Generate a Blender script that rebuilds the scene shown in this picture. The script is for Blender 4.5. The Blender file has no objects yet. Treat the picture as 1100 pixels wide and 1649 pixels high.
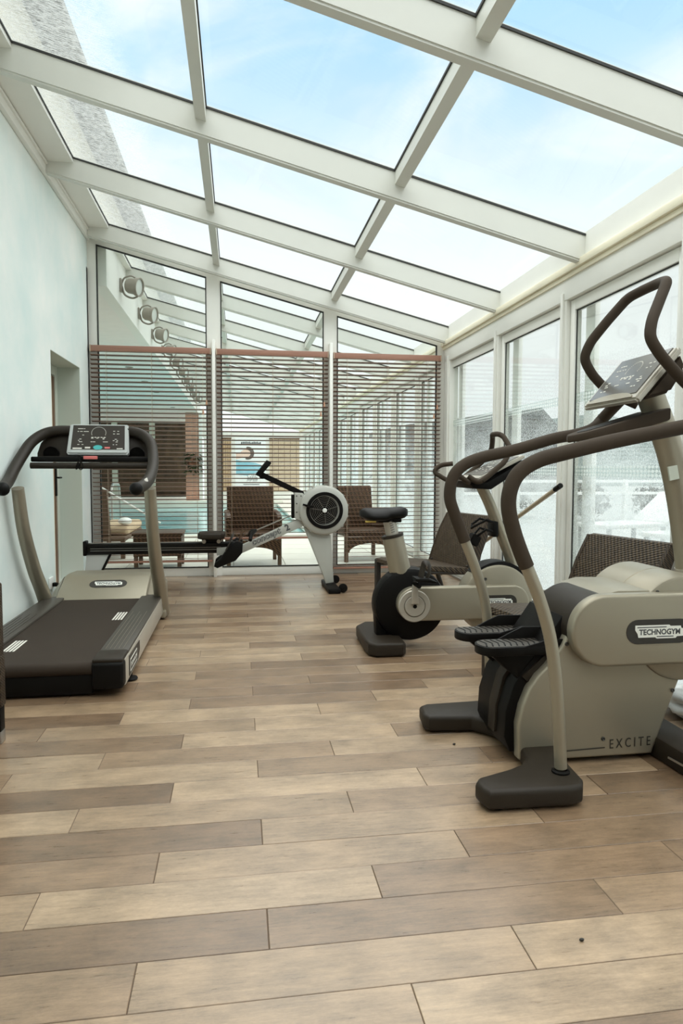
import bpy, bmesh, math, random
from mathutils import Vector, Matrix
random.seed(7)
S = bpy.context.scene
COL = S.collection
PI = math.pi

# ------------------------------------------------------------------ camera
YAW, PITCH, ROLL = math.radians(8.5), math.radians(3.6), math.radians(0.15)
cy_, sy_ = math.cos(YAW), math.sin(YAW)
fwd = Vector((sy_, cy_, 0)); rgt = Vector((cy_, -sy_, 0)); up = Vector((0, 0, 1))
f2 = fwd * math.cos(PITCH) - up * math.sin(PITCH)
u2 = up * math.cos(PITCH) + fwd * math.sin(PITCH)
r3 = rgt * math.cos(ROLL) + u2 * math.sin(ROLL)
u3 = u2 * math.cos(ROLL) - rgt * math.sin(ROLL)
cam = bpy.data.objects.new('camera', bpy.data.cameras.new('camera'))
COL.objects.link(cam)
cam.matrix_world = Matrix(((r3.x, u3.x, -f2.x, 0), (r3.y, u3.y, -f2.y, 0), (r3.z, u3.z, -f2.z, 1.12), (0, 0, 0, 1)))
cam.data.sensor_fit = 'HORIZONTAL'; cam.data.sensor_width = 36
cam.data.lens = 36 * 1110 / 1100
cam.data.clip_start = 0.05; cam.data.clip_end = 400
S.camera = cam

# ------------------------------------------------------------------ colour management, sky, sun
vs = S.view_settings
vs.view_transform = 'Standard'; vs.look = 'None'; vs.gamma = 1.0; vs.use_curve_mapping = False
vs.exposure = 0.2
S.cycles.transparent_max_bounces = 28
S.cycles.max_bounces = 10
S.cycles.diffuse_bounces = 5

def lin(c):
    return tuple((v / 255 / 12.92) if v / 255 <= .04045 else ((v / 255 + .055) / 1.055) ** 2.4 for v in c) + (1,)

W = bpy.data.worlds.new('overcast_sky'); S.world = W; W.use_nodes = True
nt = W.node_tree; nt.nodes.clear()
def N(t, kind, **k):
    n = t.nodes.new(kind)
    for a, b in k.items():
        if a.startswith('i_'):
            n.inputs[a[2:].replace('_', ' ')].default_value = b
        else:
            setattr(n, a, b)
    return n
SKY_STRENGTH = 1.08
wo = N(nt, 'ShaderNodeOutputWorld'); wb = N(nt, 'ShaderNodeBackground', i_Strength=SKY_STRENGTH)
tc = N(nt, 'ShaderNodeTexCoord'); sep = N(nt, 'ShaderNodeSeparateXYZ')
nt.links.new(tc.outputs['Generated'], sep.inputs[0])
mp = N(nt, 'ShaderNodeMapping'); mp.inputs['Scale'].default_value = (1.6, 1.6, 3.2); mp.inputs['Location'].default_value = (3.1, 1.7, .4)
nt.links.new(tc.outputs['Generated'], mp.inputs[0])
cn = N(nt, 'ShaderNodeTexNoise', i_Scale=1.9, i_Detail=7.0, i_Roughness=.55, i_Distortion=.5)
nt.links.new(mp.outputs[0], cn.inputs['Vector'])
mr = N(nt, 'ShaderNodeMapRange', interpolation_type='SMOOTHSTEP')
mr.inputs['From Min'].default_value = .20; mr.inputs['From Max'].default_value = .60
nt.links.new(sep.outputs['Z'], mr.inputs['Value'])
cr = N(nt, 'ShaderNodeMapRange', interpolation_type='SMOOTHSTEP')
cr.inputs['From Min'].default_value = .30; cr.inputs['From Max'].default_value = .62
nt.links.new(cn.outputs['Fac'], cr.inputs['Value'])
mul = N(nt, 'ShaderNodeMath', operation='MULTIPLY')
nt.links.new(mr.outputs[0], mul.inputs[0]); nt.links.new(cr.outputs[0], mul.inputs[1])
mx = N(nt, 'ShaderNodeMixRGB')
mx.inputs[1].default_value = lin((243, 248, 248)); mx.inputs[2].default_value = lin((168, 215, 250))
nt.links.new(mul.outputs[0], mx.inputs[0])
nt.links.new(mx.outputs[0], wb.inputs[0]); nt.links.new(wb.outputs[0], wo.inputs[0])

sun = bpy.data.objects.new('cloud_veiled_sun', bpy.data.lights.new('cloud_veiled_sun', 'SUN'))
COL.objects.link(sun)
sun.data.energy = 5.8; sun.data.angle = math.radians(115); sun.data.color = (1, .955, .875)
sun.rotation_euler = (0, math.radians(1), 0)

# ------------------------------------------------------------------ materials
def mat(name, c, rough=.5, metal=0, var=0, vscale=8, vstretch=(1, 1, 1), bump=0, bscale=200, spec=.5, c2=None, coat=0, objcol=False):
    m = bpy.data.materials.new(name); m.use_nodes = True
    t = m.node_tree; b = t.nodes['Principled BSDF']
    b.inputs['Roughness'].default_value = rough; b.inputs['Metallic'].default_value = metal
    b.inputs['Specular IOR Level'].default_value = spec
    b.inputs['Coat Weight'].default_value = coat
    col = lin(c)
    b.inputs['Base Color'].default_value = col
    m.diffuse_color = col
    if var or c2 or bump:
        tx = N(t, 'ShaderNodeTexCoord'); mpn = N(t, 'ShaderNodeMapping'); mpn.inputs['Scale'].default_value = vstretch
        t.links.new(tx.outputs['Object'], mpn.inputs[0])
    if var or c2:
        nz = N(t, 'ShaderNodeTexNoise', i_Scale=vscale, i_Detail=6.0, i_Roughness=.6)
        t.links.new(mpn.outputs[0], nz.inputs['Vector'])
        rm = N(t, 'ShaderNodeMapRange'); rm.inputs['From Min'].default_value = .3; rm.inputs['From Max'].default_value = .7
        t.links.new(nz.outputs['Fac'], rm.inputs['Value'])
        mm = N(t, 'ShaderNodeMixRGB')
        a = lin(c2) if c2 else tuple(v * (1 - var) for v in col[:3]) + (1,)
        mm.inputs[1].default_value = a
        mm.inputs[2].default_value = col if c2 else tuple(min(1, v * (1 + var)) for v in col[:3]) + (1,)
        t.links.new(rm.outputs[0], mm.inputs[0])
        t.links.new(mm.outputs[0], b.inputs['Base Color'])
    if bump:
        nb = N(t, 'ShaderNodeTexNoise', i_Scale=bscale, i_Detail=3.0)
        t.links.new(tx.outputs['Object'], nb.inputs['Vector'])
        bp = N(t, 'ShaderNodeBump', i_Strength=bump, i_Distance=.002)
        t.links.new(nb.outputs['Fac'], bp.inputs['Height']); t.links.new(bp.outputs[0], b.inputs['Normal'])
    return m

def math_node(t, op, a, b=None, clamp=False):
    n = t.nodes.new('ShaderNodeMath'); n.operation = op; n.use_clamp = clamp
    for i, v in enumerate((a, b)):
        if v is None: continue
        if isinstance(v, (int, float)): n.inputs[i].default_value = v
        else: t.links.new(v, n.inputs[i])
    return n.outputs[0]

def weave(name, c_hi, c_lo, scale, rough=.5, strength=.6):
    """Woven rattan: over-under strands from crossed waves, with relief."""
    m = bpy.data.materials.new(name); m.use_nodes = True
    t = m.node_tree; b = t.nodes['Principled BSDF']; b.inputs['Roughness'].default_value = rough; b.inputs['Specular IOR Level'].default_value = .25
    tx = N(t, 'ShaderNodeTexCoord'); sp = N(t, 'ShaderNodeSeparateXYZ'); t.links.new(tx.outputs['Object'], sp.inputs[0])
    a = math_node(t, 'MULTIPLY', math_node(t, 'ADD', sp.outputs[0], sp.outputs[2]), scale)
    c = math_node(t, 'MULTIPLY', math_node(t, 'ADD', sp.outputs[1], math_node(t, 'MULTIPLY', sp.outputs[2], .6)), scale)
    s1 = math_node(t, 'SINE', a); s2 = math_node(t, 'SINE', c)
    w = math_node(t, 'ADD', math_node(t, 'MULTIPLY', math_node(t, 'MULTIPLY', s1, s2), .5), .5, True)
    nz = N(t, 'ShaderNodeTexNoise', i_Scale=30.0); t.links.new(tx.outputs['Object'], nz.inputs['Vector'])
    w2 = math_node(t, 'MULTIPLY', w, math_node(t, 'ADD', nz.outputs['Fac'], .4), True)
    mm = N(t, 'ShaderNodeMixRGB'); mm.inputs[1].default_value = lin(c_lo); mm.inputs[2].default_value = lin(c_hi)
    t.links.new(w2, mm.inputs[0]); t.links.new(mm.outputs[0], b.inputs['Base Color'])
    bp = N(t, 'ShaderNodeBump', i_Strength=strength, i_Distance=.004)
    t.links.new(w, bp.inputs['Height']); t.links.new(bp.outputs[0], b.inputs['Normal'])
    return m

def glass(name, tint=(252, 253, 252), haze=None, mirror=.3):
    """Thin pane: clear transmission, a little mirror at grazing angles; haze(t, tx) -> factor of milky wet film."""
    m = bpy.data.materials.new(name); m.use_nodes = True
    t = m.node_tree; t.nodes.clear()
    o = N(t, 'ShaderNodeOutputMaterial'); tr = N(t, 'ShaderNodeBsdfTransparent'); tr.inputs[0].default_value = lin(tint)
    gl = N(t, 'ShaderNodeBsdfGlossy', i_Roughness=.03)
    fr = N(t, 'ShaderNodeFresnel', i_IOR=1.35)
    k = math_node(t, 'MULTIPLY', fr.outputs[0], mirror)
    mxs = N(t, 'ShaderNodeMixShader'); t.links.new(k, mxs.inputs[0]); t.links.new(tr.outputs[0], mxs.inputs[1]); t.links.new(gl.outputs[0], mxs.inputs[2])
    out = mxs.outputs[0]
    if haze:
        tx = N(t, 'ShaderNodeTexCoord')
        fac, colour = haze(t, tx)
        tl = N(t, 'ShaderNodeBsdfTranslucent'); df = N(t, 'ShaderNodeBsdfDiffuse')
        for n in (tl, df):
            if isinstance(colour, tuple): n.inputs[0].default_value = colour
            else: t.links.new(colour, n.inputs[0])
        md = N(t, 'ShaderNodeMixShader', ); md.inputs[0].default_value = .3
        t.links.new(tl.outputs[0], md.inputs[1]); t.links.new(df.outputs[0], md.inputs[2])
        m2 = N(t, 'ShaderNodeMixShader'); t.links.new(fac, m2.inputs[0]); t.links.new(out, m2.inputs[1]); t.links.new(md.outputs[0], m2.inputs[2])
        out = m2.outputs[0]
    t.links.new(out, o.inputs[0])
    m.diffuse_color = (.8, .9, .9, .3)
    return m

def smooth(t, v, a, b):
    n = N(t, 'ShaderNodeMapRange', interpolation_type='SMOOTHSTEP')
    n.inputs['From Min'].default_value = a; n.inputs['From Max'].default_value = b
    t.links.new(v, n.inputs['Value']); return n.outputs[0]

def noise(t, tx, scale, stretch=(1, 1, 1), detail=4, rough=.55):
    mpn = N(t, 'ShaderNodeMapping'); mpn.inputs['Scale'].default_value = stretch
    t.links.new(tx.outputs['Object'], mpn.inputs[0])
    n = N(t, 'ShaderNodeTexNoise', i_Scale=scale, i_Detail=float(detail), i_Roughness=rough)
    t.links.new(mpn.outputs[0], n.inputs['Vector']); return n.outputs['Fac']

def haze_roof(t, tx):       # water running down the panes nearest the house wall
    sp = N(t, 'ShaderNodeSeparateXYZ'); t.links.new(tx.outputs['Object'], sp.inputs[0])
    w = noise(t, tx, 2.2, (1, 1, 1), 5)
    x = math_node(t, 'ADD', sp.outputs[0], math_node(t, 'MULTIPLY', math_node(t, 'SUBTRACT', w, .5), .25))
    edge = smooth(t, x, -.55, -.86)
    st = noise(t, tx, 26, (1, 4.5, 1), 6, .75)
    f = math_node(t, 'MULTIPLY', edge, smooth(t, st, .36, .66))
    f = math_node(t, 'MULTIPLY', f, .75)
    return f, lin((208, 210, 207))

def haze_door(t, tx):       # condensation and rain drops, thickest low on the sliding doors
    sp = N(t, 'ShaderNodeSeparateXYZ'); t.links.new(tx.outputs['Object'], sp.inputs[0])
    z = sp.outputs[2]
    low = smooth(t, z, 1.75, .75)
    cloud = noise(t, tx, 2.4, (1, 1, 2.6), 5)
    drops = noise(t, tx, 95, (1, 1, 1), 2)
    d = math_node(t, 'MULTIPLY', smooth(t, drops, .5, .62), smooth(t, z, 1.95, 1.45))
    f = math_node(t, 'ADD', math_node(t, 'MULTIPLY', low, math_node(t, 'MULTIPLY', smooth(t, cloud, .22, .72), .85)), math_node(t, 'MULTIPLY', d, .5), True)
    f = math_node(t, 'ADD', math_node(t, 'MULTIPLY', f, .62), .02)
    return f, lin((232, 237, 236))

def haze_dots(t, tx):       # etched rows of dots
    sp = N(t, 'ShaderNodeSeparateXYZ'); t.links.new(tx.outputs['Object'], sp.inputs[0])
    a = math_node(t, 'SINE', math_node(t, 'MULTIPLY', sp.outputs[1], 2 * PI / .036))
    b = math_node(t, 'SINE', math_node(t, 'MULTIPLY', sp.outputs[2], 2 * PI / .024))
    f = math_node(t, 'MULTIPLY', smooth(t, math_node(t, 'ADD', a, b), -.4, .5), .42)
    return f, lin((252, 252, 250))

M = {}
M['white'] = mat('white_powder_coat', (234, 233, 226), .45, var=.02, vscale=3)
M['roof_white'] = mat('white_roof_bar_paint', (214, 214, 206), .45, var=.02, vscale=3)
M['front_brown'] = mat('brown_unseen_wall', (92, 78, 64), .7, var=.1)
M['cream'] = mat('cream_gutter_paint', (234, 226, 202), .5, var=.10, vscale=5, vstretch=(1, .4, 3))
M['gasket'] = mat('black_rubber_gasket', (38, 38, 36), .6)
M['wall'] = mat('pale_green_wall_paint', (240, 242, 237), .8, c2=(212, 230, 227), vscale=1.3, bump=.15, bscale=90)
M['soffit'] = mat('grey_green_ceiling_paint', (236, 231, 226), .8, var=.03)
M['plain_white'] = mat('matt_white_paint', (232, 232, 226), .8)
M['cream_render'] = mat('cream_outside_render', (226, 221, 206), .9, var=.04)
M['roof_tile'] = mat('dark_grey_roof_tiles', (78, 82, 82), .8, var=.2, vscale=20)
M['slat'] = mat('brown_stained_slat', (116, 84, 66), .5, var=.12, vscale=12, vstretch=(.3, 4, 4))
M['headrail'] = mat('reddish_brown_rail', (158, 116, 98), .45, var=.08, vscale=10, vstretch=(.3, 4, 4))
M['cord'] = mat('beige_cord', (196, 178, 156), .8)
M['tassel'] = mat('pale_wood_tassel', (196, 150, 122), .5)
M['machine'] = mat('warm_silver_machine_paint', (154, 146, 128), .36, .45, var=.02, vscale=3, bump=.12, bscale=600)
M['machine_light'] = mat('light_silver_machine_paint', (186, 180, 168), .35, .4, var=.02)
M['rubber'] = mat('charcoal_moulded_plastic', (42, 35, 27), .5, spec=.25, var=.05, vscale=6, bump=.3, bscale=500)
M['foam'] = mat('dark_taupe_foam_grip', (62, 52, 42), .75, spec=.2, var=.06, vscale=10, bump=.3, bscale=400)
M['black'] = mat('black_plastic', (14, 12, 10), .5, spec=.15)
M['belt'] = mat('dark_running_belt', (52, 43, 35), .7, spec=.2, var=.08, vscale=5, bump=.3, bscale=700)
M['footrest'] = mat('ribbed_dark_plastic', (66, 61, 54), .45, var=.05)
M['screen'] = mat('smoked_display_panel', (58, 52, 47), .22, spec=.4)
M['screen_grey'] = mat('grey_display_panel', (104, 101, 96), .22, spec=.4)
M['print'] = mat('white_print', (222, 218, 208), .6)
M['teal'] = mat('teal_button', (70, 178, 176), .4)
M['red'] = mat('pinkish_red_plastic', (222, 120, 116), .45)
M['badge_white'] = mat('white_logo_plate', (236, 236, 228), .4)
M['badge_dark'] = mat('dark_logo_pill', (46, 42, 36), .5)
M['steel'] = mat('brushed_steel', (178, 176, 170), .3, .85)
M['rower_grey'] = mat('light_grey_enamel', (176, 176, 168), .4, var=.02)
M['rower_black'] = mat('black_anodised_rail', (20, 18, 16), .35, .2, spec=.3)
M['leg_grey'] = mat('pale_grey_enamel_leg', (190, 193, 190), .4)
M['rattan'] = weave('dark_brown_rattan', (82, 66, 50), (14, 11, 8), 330)
M['rattan_mesh'] = weave('coarse_brown_rattan', (96, 80, 62), (10, 8, 6), 210, .5, 1.0)
M['rattan_pool'] = weave('chestnut_rattan', (116, 86, 62), (26, 18, 12), 150)
M['dark_leg'] = mat('dark_chair_frame', (44, 38, 32), .5)
M['wood_leg'] = mat('brown_wooden_leg', (96, 74, 56), .6)
M['door_leaf'] = mat('cream_ash_veneer', (222, 210, 184), .55, c2=(204, 188, 160), vscale=9, vstretch=(6, 6, .7))
M['door_brown'] = mat('brown_door_edging', (112, 84, 62), .5)
M['frame_grey'] = mat('grey_green_door_frame', (198, 203, 190), .6)
M['recess'] = mat('green_grey_reveal_paint', (196, 204, 194), .8)
M['tile'] = mat('pale_stone_deck_tile', (222, 217, 205), .4, var=.05, vscale=4)
M['grout'] = mat('grey_grout', (150, 144, 132), .8)
M['floor_gap'] = mat('dark_plank_joint', (92, 76, 62), .8)
M['steel_pole'] = mat('tan_varnished_pole', (172, 156, 132), .4)
M['white_plastic'] = mat('white_plastic', (238, 238, 234), .4)
M['lamp_grey'] = mat('taupe_floodlight_metal', (150, 143, 132), .45, var=.03)
M['lens'] = mat('pale_lamp_lens', (214, 218, 212), .15)
M['cushion_tan'] = mat('tan_cushion', (196, 172, 142), .9, var=.06)
M['brick'] = mat('red_brick', (214, 164, 142), .85, var=.15, vscale=7)
M['mortar'] = mat('pale_mortar', (206, 190, 172), .9)
M['leaf'] = mat('dark_green_leaf', (52, 66, 34), .6, var=.3, vscale=9)
M['pot'] = mat('terracotta_pot', (150, 96, 74), .8)
M['bamboo'] = mat('split_bamboo', (206, 182, 142), .7, c2=(160, 132, 92), vscale=30, vstretch=(.4, 1, 5))
M['bamboo_gold'] = mat('golden_bamboo', (206, 164, 84), .7, c2=(122, 84, 38), vscale=8, vstretch=(.3, 1, 5))
M['pool_wall'] = mat('dark_brown_timber', (104, 82, 60), .7, c2=(56, 42, 30), vscale=3, vstretch=(1.5, 1, .8))
M['terrace'] = mat('wet_pale_paving', (186, 186, 181), .35, c2=(150, 152, 148), vscale=1.6)
M['hill'] = mat('misty_green_hillside', (84, 96, 92), .95, c2=(62, 74, 68), vscale=.25)
M['house_roof'] = mat('grey_slate_roof', (64, 64, 60), .8, var=.12, vscale=3)
M['house_wall'] = mat('taupe_house_render', (84, 80, 72), .85, var=.06)
M['hedge'] = mat('brown_green_foliage', (58, 52, 40), .9, var=.35, vscale=6)
M['sling'] = mat('white_lounger_sling', (206, 206, 202), .7)
M['plastic_film'] = mat('clear_plastic_film', (232, 236, 236), .12, var=.05, vscale=15, spec=.9)
M['poster'] = mat('white_vinyl_banner', (236, 240, 240), .5)
M['poster_blue'] = mat('printed_pale_blue_water', (168, 208, 222), .5, c2=(120, 186, 204), vscale=3)
M['skin'] = mat('printed_skin_tone', (230, 204, 188), .6)
M['hair'] = mat('printed_dark_hair', (104, 96, 90), .6)
M['ink'] = mat('printed_dark_ink', (70, 72, 74), .6)
M['yellow'] = mat('yellow_lever', (214, 186, 96), .5)
M['roof_glass'] = glass('wet_roof_glass', haze=haze_roof, mirror=.06)
M['glass'] = glass('clear_partition_glass', (250, 252, 251), mirror=.2)
M['door_glass'] = glass('rainy_door_glass', (250, 252, 251), haze=haze_door)
M['dots'] = glass('etched_dot_band', (245, 248, 247), haze=haze_dots, mirror=.1)

def plank_material():
    m = bpy.data.materials.new('wood_look_plank'); m.use_nodes = True
    t = m.node_tree; b = t.nodes['Principled BSDF']
    tx = N(t, 'ShaderNodeTexCoord'); oi = N(t, 'ShaderNodeObjectInfo')
    # each plank samples its own stretch of grain
    off = N(t, 'ShaderNodeVectorMath', operation='ADD'); cmb = N(t, 'ShaderNodeCombineXYZ')
    t.links.new(math_node(t, 'MULTIPLY', oi.outputs['Random'], 91.0), cmb.inputs[1])
    t.links.new(math_node(t, 'MULTIPLY', oi.outputs['Random'], 37.0), cmb.inputs[0])
    t.links.new(tx.outputs['Object'], off.inputs[0]); t.links.new(cmb.outputs[0], off.inputs[1])
    def nz(scale, st, det, ro):
        mpn = N(t, 'ShaderNodeMapping'); mpn.inputs['Scale'].default_value = st
        t.links.new(off.outputs[0], mpn.inputs[0])
        n = N(t, 'ShaderNodeTexNoise', i_Scale=scale, i_Detail=float(det), i_Roughness=ro)
        t.links.new(mpn.outputs[0], n.inputs['Vector']); return n.outputs['Fac']
    grain = nz(9, (1, 9, 1), 9, .72)
    patch = nz(4.2, (1, 1.9, 1), 7, .66)
    speck = nz(70, (1, 3, 1), 3, .8)
    ramp = N(t, 'ShaderNodeMixRGB', blend_type='MULTIPLY'); ramp.inputs[0].default_value = 1
    k = math_node(t, 'ADD', math_node(t, 'MULTIPLY', smooth(t, grain, .3, .72), .36), math_node(t, 'MULTIPLY', smooth(t, patch, .26, .74), .62))
    k = math_node(t, 'ADD', k, math_node(t, 'MULTIPLY', smooth(t, speck, .35, .7), .16))
    k = math_node(t, 'ADD', k, .50)
    cc = N(t, 'ShaderNodeCombineXYZ')
    for i in range(3): t.links.new(k, cc.inputs[i])
    t.links.new(oi.outputs['Color'], ramp.inputs[1]); t.links.new(cc.outputs[0], ramp.inputs[2])
    t.links.new(ramp.outputs[0], b.inputs['Base Color'])
    b.inputs['Specular IOR Level'].default_value = .6; b.inputs['Coat Weight'].default_value = .45; b.inputs['Coat Roughness'].default_value = .24
    rr = math_node(t, 'ADD', math_node(t, 'MULTIPLY', grain, .34), .15); t.links.new(rr, b.inputs['Roughness'])
    bp = N(t, 'ShaderNodeBump', i_Strength=.15, i_Distance=.002); t.links.new(grain, bp.inputs['Height']); t.links.new(bp.outputs[0], b.inputs['Normal'])
    return m
M['plank'] = plank_material()

def water_material():
    m = bpy.data.materials.new('teal_pool_water'); m.use_nodes = True
    t = m.node_tree; b = t.nodes['Principled BSDF']
    tx = N(t, 'ShaderNodeTexCoord')
    f = noise(t, tx, .8, (1, 2.5, 1), 4)
    mm = N(t, 'ShaderNodeMixRGB'); mm.inputs[1].default_value = lin((124, 184, 188)); mm.inputs[2].default_value = lin((182, 218, 218))
    t.links.new(smooth(t, f, .35, .65), mm.inputs[0]); t.links.new(mm.outputs[0], b.inputs['Base Color'])
    b.inputs['Roughness'].default_value = .12
    bp = N(t, 'ShaderNodeBump', i_Strength=.25, i_Distance=.03); t.links.new(noise(t, tx, 3, (1, 1.6, 1), 4), bp.inputs['Height'])
    t.links.new(bp.outputs[0], b.inputs['Normal'])
    return m
M['water'] = water_material()

# ------------------------------------------------------------------ geometry helpers
BASE = {}
def link(o, parent=None):
    COL.objects.link(o)
    if parent is not None: o.parent = parent
    return o
def base_of(o):
    while o is not None:
        if o.name in BASE: return BASE[o.name]
        o = o.parent
    return Vector((0, 0, 0))
def new_bm(): return bmesh.new()

def finish(name, bm, m, parent=None, smooth_angle=35):
    """Link a bmesh drawn in world coordinates as ONE mesh object under parent."""
    b = base_of(parent) if parent is not None else Vector((0, 0, 0))
    bmesh.ops.recalc_face_normals(bm, faces=bm.faces)
    for v in bm.verts: v.co -= b
    me = bpy.data.meshes.new(name); bm.to_mesh(me); bm.free()
    for p in me.polygons: p.use_smooth = True
    me.set_sharp_from_angle(angle=math.radians(smooth_angle))
    for mm in (m if isinstance(m, (list, tuple)) else [m]): me.materials.append(M[mm] if isinstance(mm, str) else mm)
    o = bpy.data.objects.new(name, me)
    return link(o, parent)

def piece(name, mesh, parent, loc, rot=None):
    o = bpy.data.objects.new(name, mesh); link(o, parent)
    o.location = Vector(loc) - base_of(parent)
    if rot: o.rotation_euler = rot
    return o

def thing(name, label, cat, loc=(0, 0, 0), group=None):
    o = bpy.data.objects.new(name, None); COL.objects.link(o); o.empty_display_size = .1
    o.location = loc; BASE[o.name] = Vector(loc)
    o['label'] = label; o['category'] = cat
    if group: o['group'] = group
    return o
def struct(name, loc=(0, 0, 0)):
    o = bpy.data.objects.new(name, None); COL.objects.link(o); o.location = loc
    BASE[o.name] = Vector(loc); o['kind'] = 'structure'
    return o
def sfin(name, bm, m, **k):
    o = finish(name, bm, m, **k); o['kind'] = 'structure'; return o
def tag(o, label, cat, group=None):
    o['label'] = label; o['category'] = cat
    if group: o['group'] = group
    return o

def box(bm, x0, x1, y0, y1, z0, z1, bev=0, seg=2):
    vs_ = [bm.verts.new((x, y, z)) for x in (x0, x1) for y in (y0, y1) for z in (z0, z1)]
    F = [(0, 1, 3, 2), (4, 6, 7, 5), (0, 4, 5, 1), (2, 3, 7, 6), (0, 2, 6, 4), (1, 5, 7, 3)]
    fs = [bm.faces.new([vs_[i] for i in f]) for f in F]
    if bev:
        es = list({e for f in fs for e in f.edges})
        bmesh.ops.bevel(bm, geom=es, offset=bev, segments=seg, affect='EDGES', profile=.5)
    return bm

def prism(bm, poly, axis, a, b, bev=0, seg=2, bend=40):
    """poly: 2D points. axis 'Y': (x,z) pts extruded y=a..b; 'X': (y,z); 'Z': (x,y)."""
    def P(p, t):
        return {'Y': (p[0], t, p[1]), 'X': (t, p[0], p[1]), 'Z': (p[0], p[1], t)}[axis]
    A = [bm.verts.new(P(p, a)) for p in poly]; B = [bm.verts.new(P(p, b)) for p in poly]
    n = len(poly)
    fa = bm.faces.new(A); fb = bm.faces.new(B[::-1])
    sides = [bm.faces.new((A[i], B[i], B[(i + 1) % n], A[(i + 1) % n])) for i in range(n)]
    if bev:
        bmesh.ops.recalc_face_normals(bm, faces=[fa, fb] + sides)
        es = list({e for f in (fa, fb) for e in f.edges})
        bmesh.ops.bevel(bm, geom=es, offset=bev, segments=seg, affect='EDGES', profile=.5, clamp_overlap=True)
    return bm

def arc(cx, cz, r, a0, a1, n=16):
    return [(cx + r * math.cos(math.radians(a0 + (a1 - a0) * i / n)), cz + r * math.sin(math.radians(a0 + (a1 - a0) * i / n))) for i in range(n + 1)]
def circle(cx, cz, r, n=40): return arc(cx, cz, r, 0, 360 - 360 / n, n - 1)
def capsule(cx0, cx1, cz, r, n=18, cz1=None):
    cz1 = cz if cz1 is None else cz1
    return arc(cx0, cz, r, 90, 270, n) + arc(cx1, cz1, r, -90, 90, n)

def spline(pts, n=8, closed=False):
    P = [Vector(p) for p in pts]; out = []
    m = len(P)
    rng = range(m) if closed else range(m - 1)
    for i in rng:
        p0 = P[(i - 1) % m] if (closed or i > 0) else P[0] * 2 - P[1]
        p1, p2 = P[i], P[(i + 1) % m]
        p3 = P[(i + 2) % m] if (closed or i + 2 < m) else P[-1] * 2 - P[-2]
        for k in range(n):
            t = k / n
            out.append(.5 * ((2 * p1) + (p2 - p0) * t + (2 * p0 - 5 * p1 + 4 * p2 - p3) * t * t + (3 * p1 - p0 - 3 * p2 + p3) * t ** 3))
    if not closed: out.append(P[-1])
    return out

def fillet(pts, r, n=6):
    """Round the corners of a polyline."""
    P = [Vector(p) for p in pts]; out = [P[0]]
    for i in range(1, len(P) - 1):
        a, b, c = P[i - 1], P[i], P[i + 1]
        d1 = min(r, (a - b).length * .49); d2 = min(r, (c - b).length * .49)
        s = b + (a - b).normalized() * d1; e = b + (c - b).normalized() * d2
        for k in range(n + 1):
            t = k / n
            out.append(s * (1 - t) ** 2 + b * 2 * t * (1 - t) + e * t * t)
    out.append(P[-1]); return out

def tube(bm, pts, r, seg=14, closed=False, ry=None, caps=True, side=None):
    """Sweep a circle (or ellipse r x ry) along pts; r may be a list."""
    P = [Vector(p) for p in pts]; n = len(P)
    R_ = r if isinstance(r, (list, tuple)) else [r] * n
    rings = []; prev = None
    for i in range(n):
        if closed: d = (P[(i + 1) % n] - P[i - 1]).normalized()
        else: d = (P[min(i + 1, n - 1)] - P[max(i - 1, 0)]).normalized()
        if prev is None:
            u = Vector(side) if side else (Vector((0, 0, 1)) if abs(d.z) < .9 else Vector((0, 1, 0)))
        else: u = prev
        u = (u - d * u.dot(d)).normalized(); prev = u; w = d.cross(u)
        k = (ry / (r if not isinstance(r, (list, tuple)) else r[0])) if ry else 1
        rings.append([bm.verts.new(P[i] + u * R_[i] * math.cos(2 * PI * j / seg) + w * R_[i] * k * math.sin(2 * PI * j / seg)) for j in range(seg)])
    rng = range(n) if closed else range(n - 1)
    for i in rng:
        a, b = rings[i], rings[(i + 1) % n]
        for j in range(seg): bm.faces.new((a[j], a[(j + 1) % seg], b[(j + 1) % seg], b[j]))
    if not closed and caps:
        bm.faces.new(rings[0][::-1]); bm.faces.new(rings[-1])
    return bm

def lathe(bm, prof, origin, axis, seg=32, closed=False):
    """prof: (radius, height along axis)."""
    ax = Vector(axis).normalized(); u = Vector((0, 0, 1)) if abs(ax.z) < .9 else Vector((1, 0, 0))
    u = (u - ax * u.dot(ax)).normalized(); w = ax.cross(u); o = Vector(origin)
    rings = []
    for r, h in prof:
        if r < 1e-6: rings.append([bm.verts.new(o + ax * h)])
        else: rings.append([bm.verts.new(o + ax * h + (u * math.cos(2 * PI * j / seg) + w * math.sin(2 * PI * j / seg)) * r) for j in range(seg)])
    for i in range(len(rings) - 1 + (1 if closed else 0)):
        a, b = rings[i], rings[(i + 1) % len(rings)]
        for j in range(seg):
            k = (j + 1) % seg
            if len(a) == 1 and len(b) == 1: continue
            if len(a) == 1: bm.faces.new((a[0], b[k], b[j]))
            elif len(b) == 1: bm.faces.new((a[j], a[k], b[0]))
            else: bm.faces.new((a[j], a[k], b[k], b[j]))
    return bm

def ball(bm, c, r, seg=12, sc=(1, 1, 1)):
    g = bmesh.ops.create_uvsphere(bm, u_segments=seg, v_segments=max(6, seg // 2), radius=r)
    for v in g['verts']: v.co = Vector((v.co.x * sc[0], v.co.y * sc[1], v.co.z * sc[2])) + Vector(c)
    return bm

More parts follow.
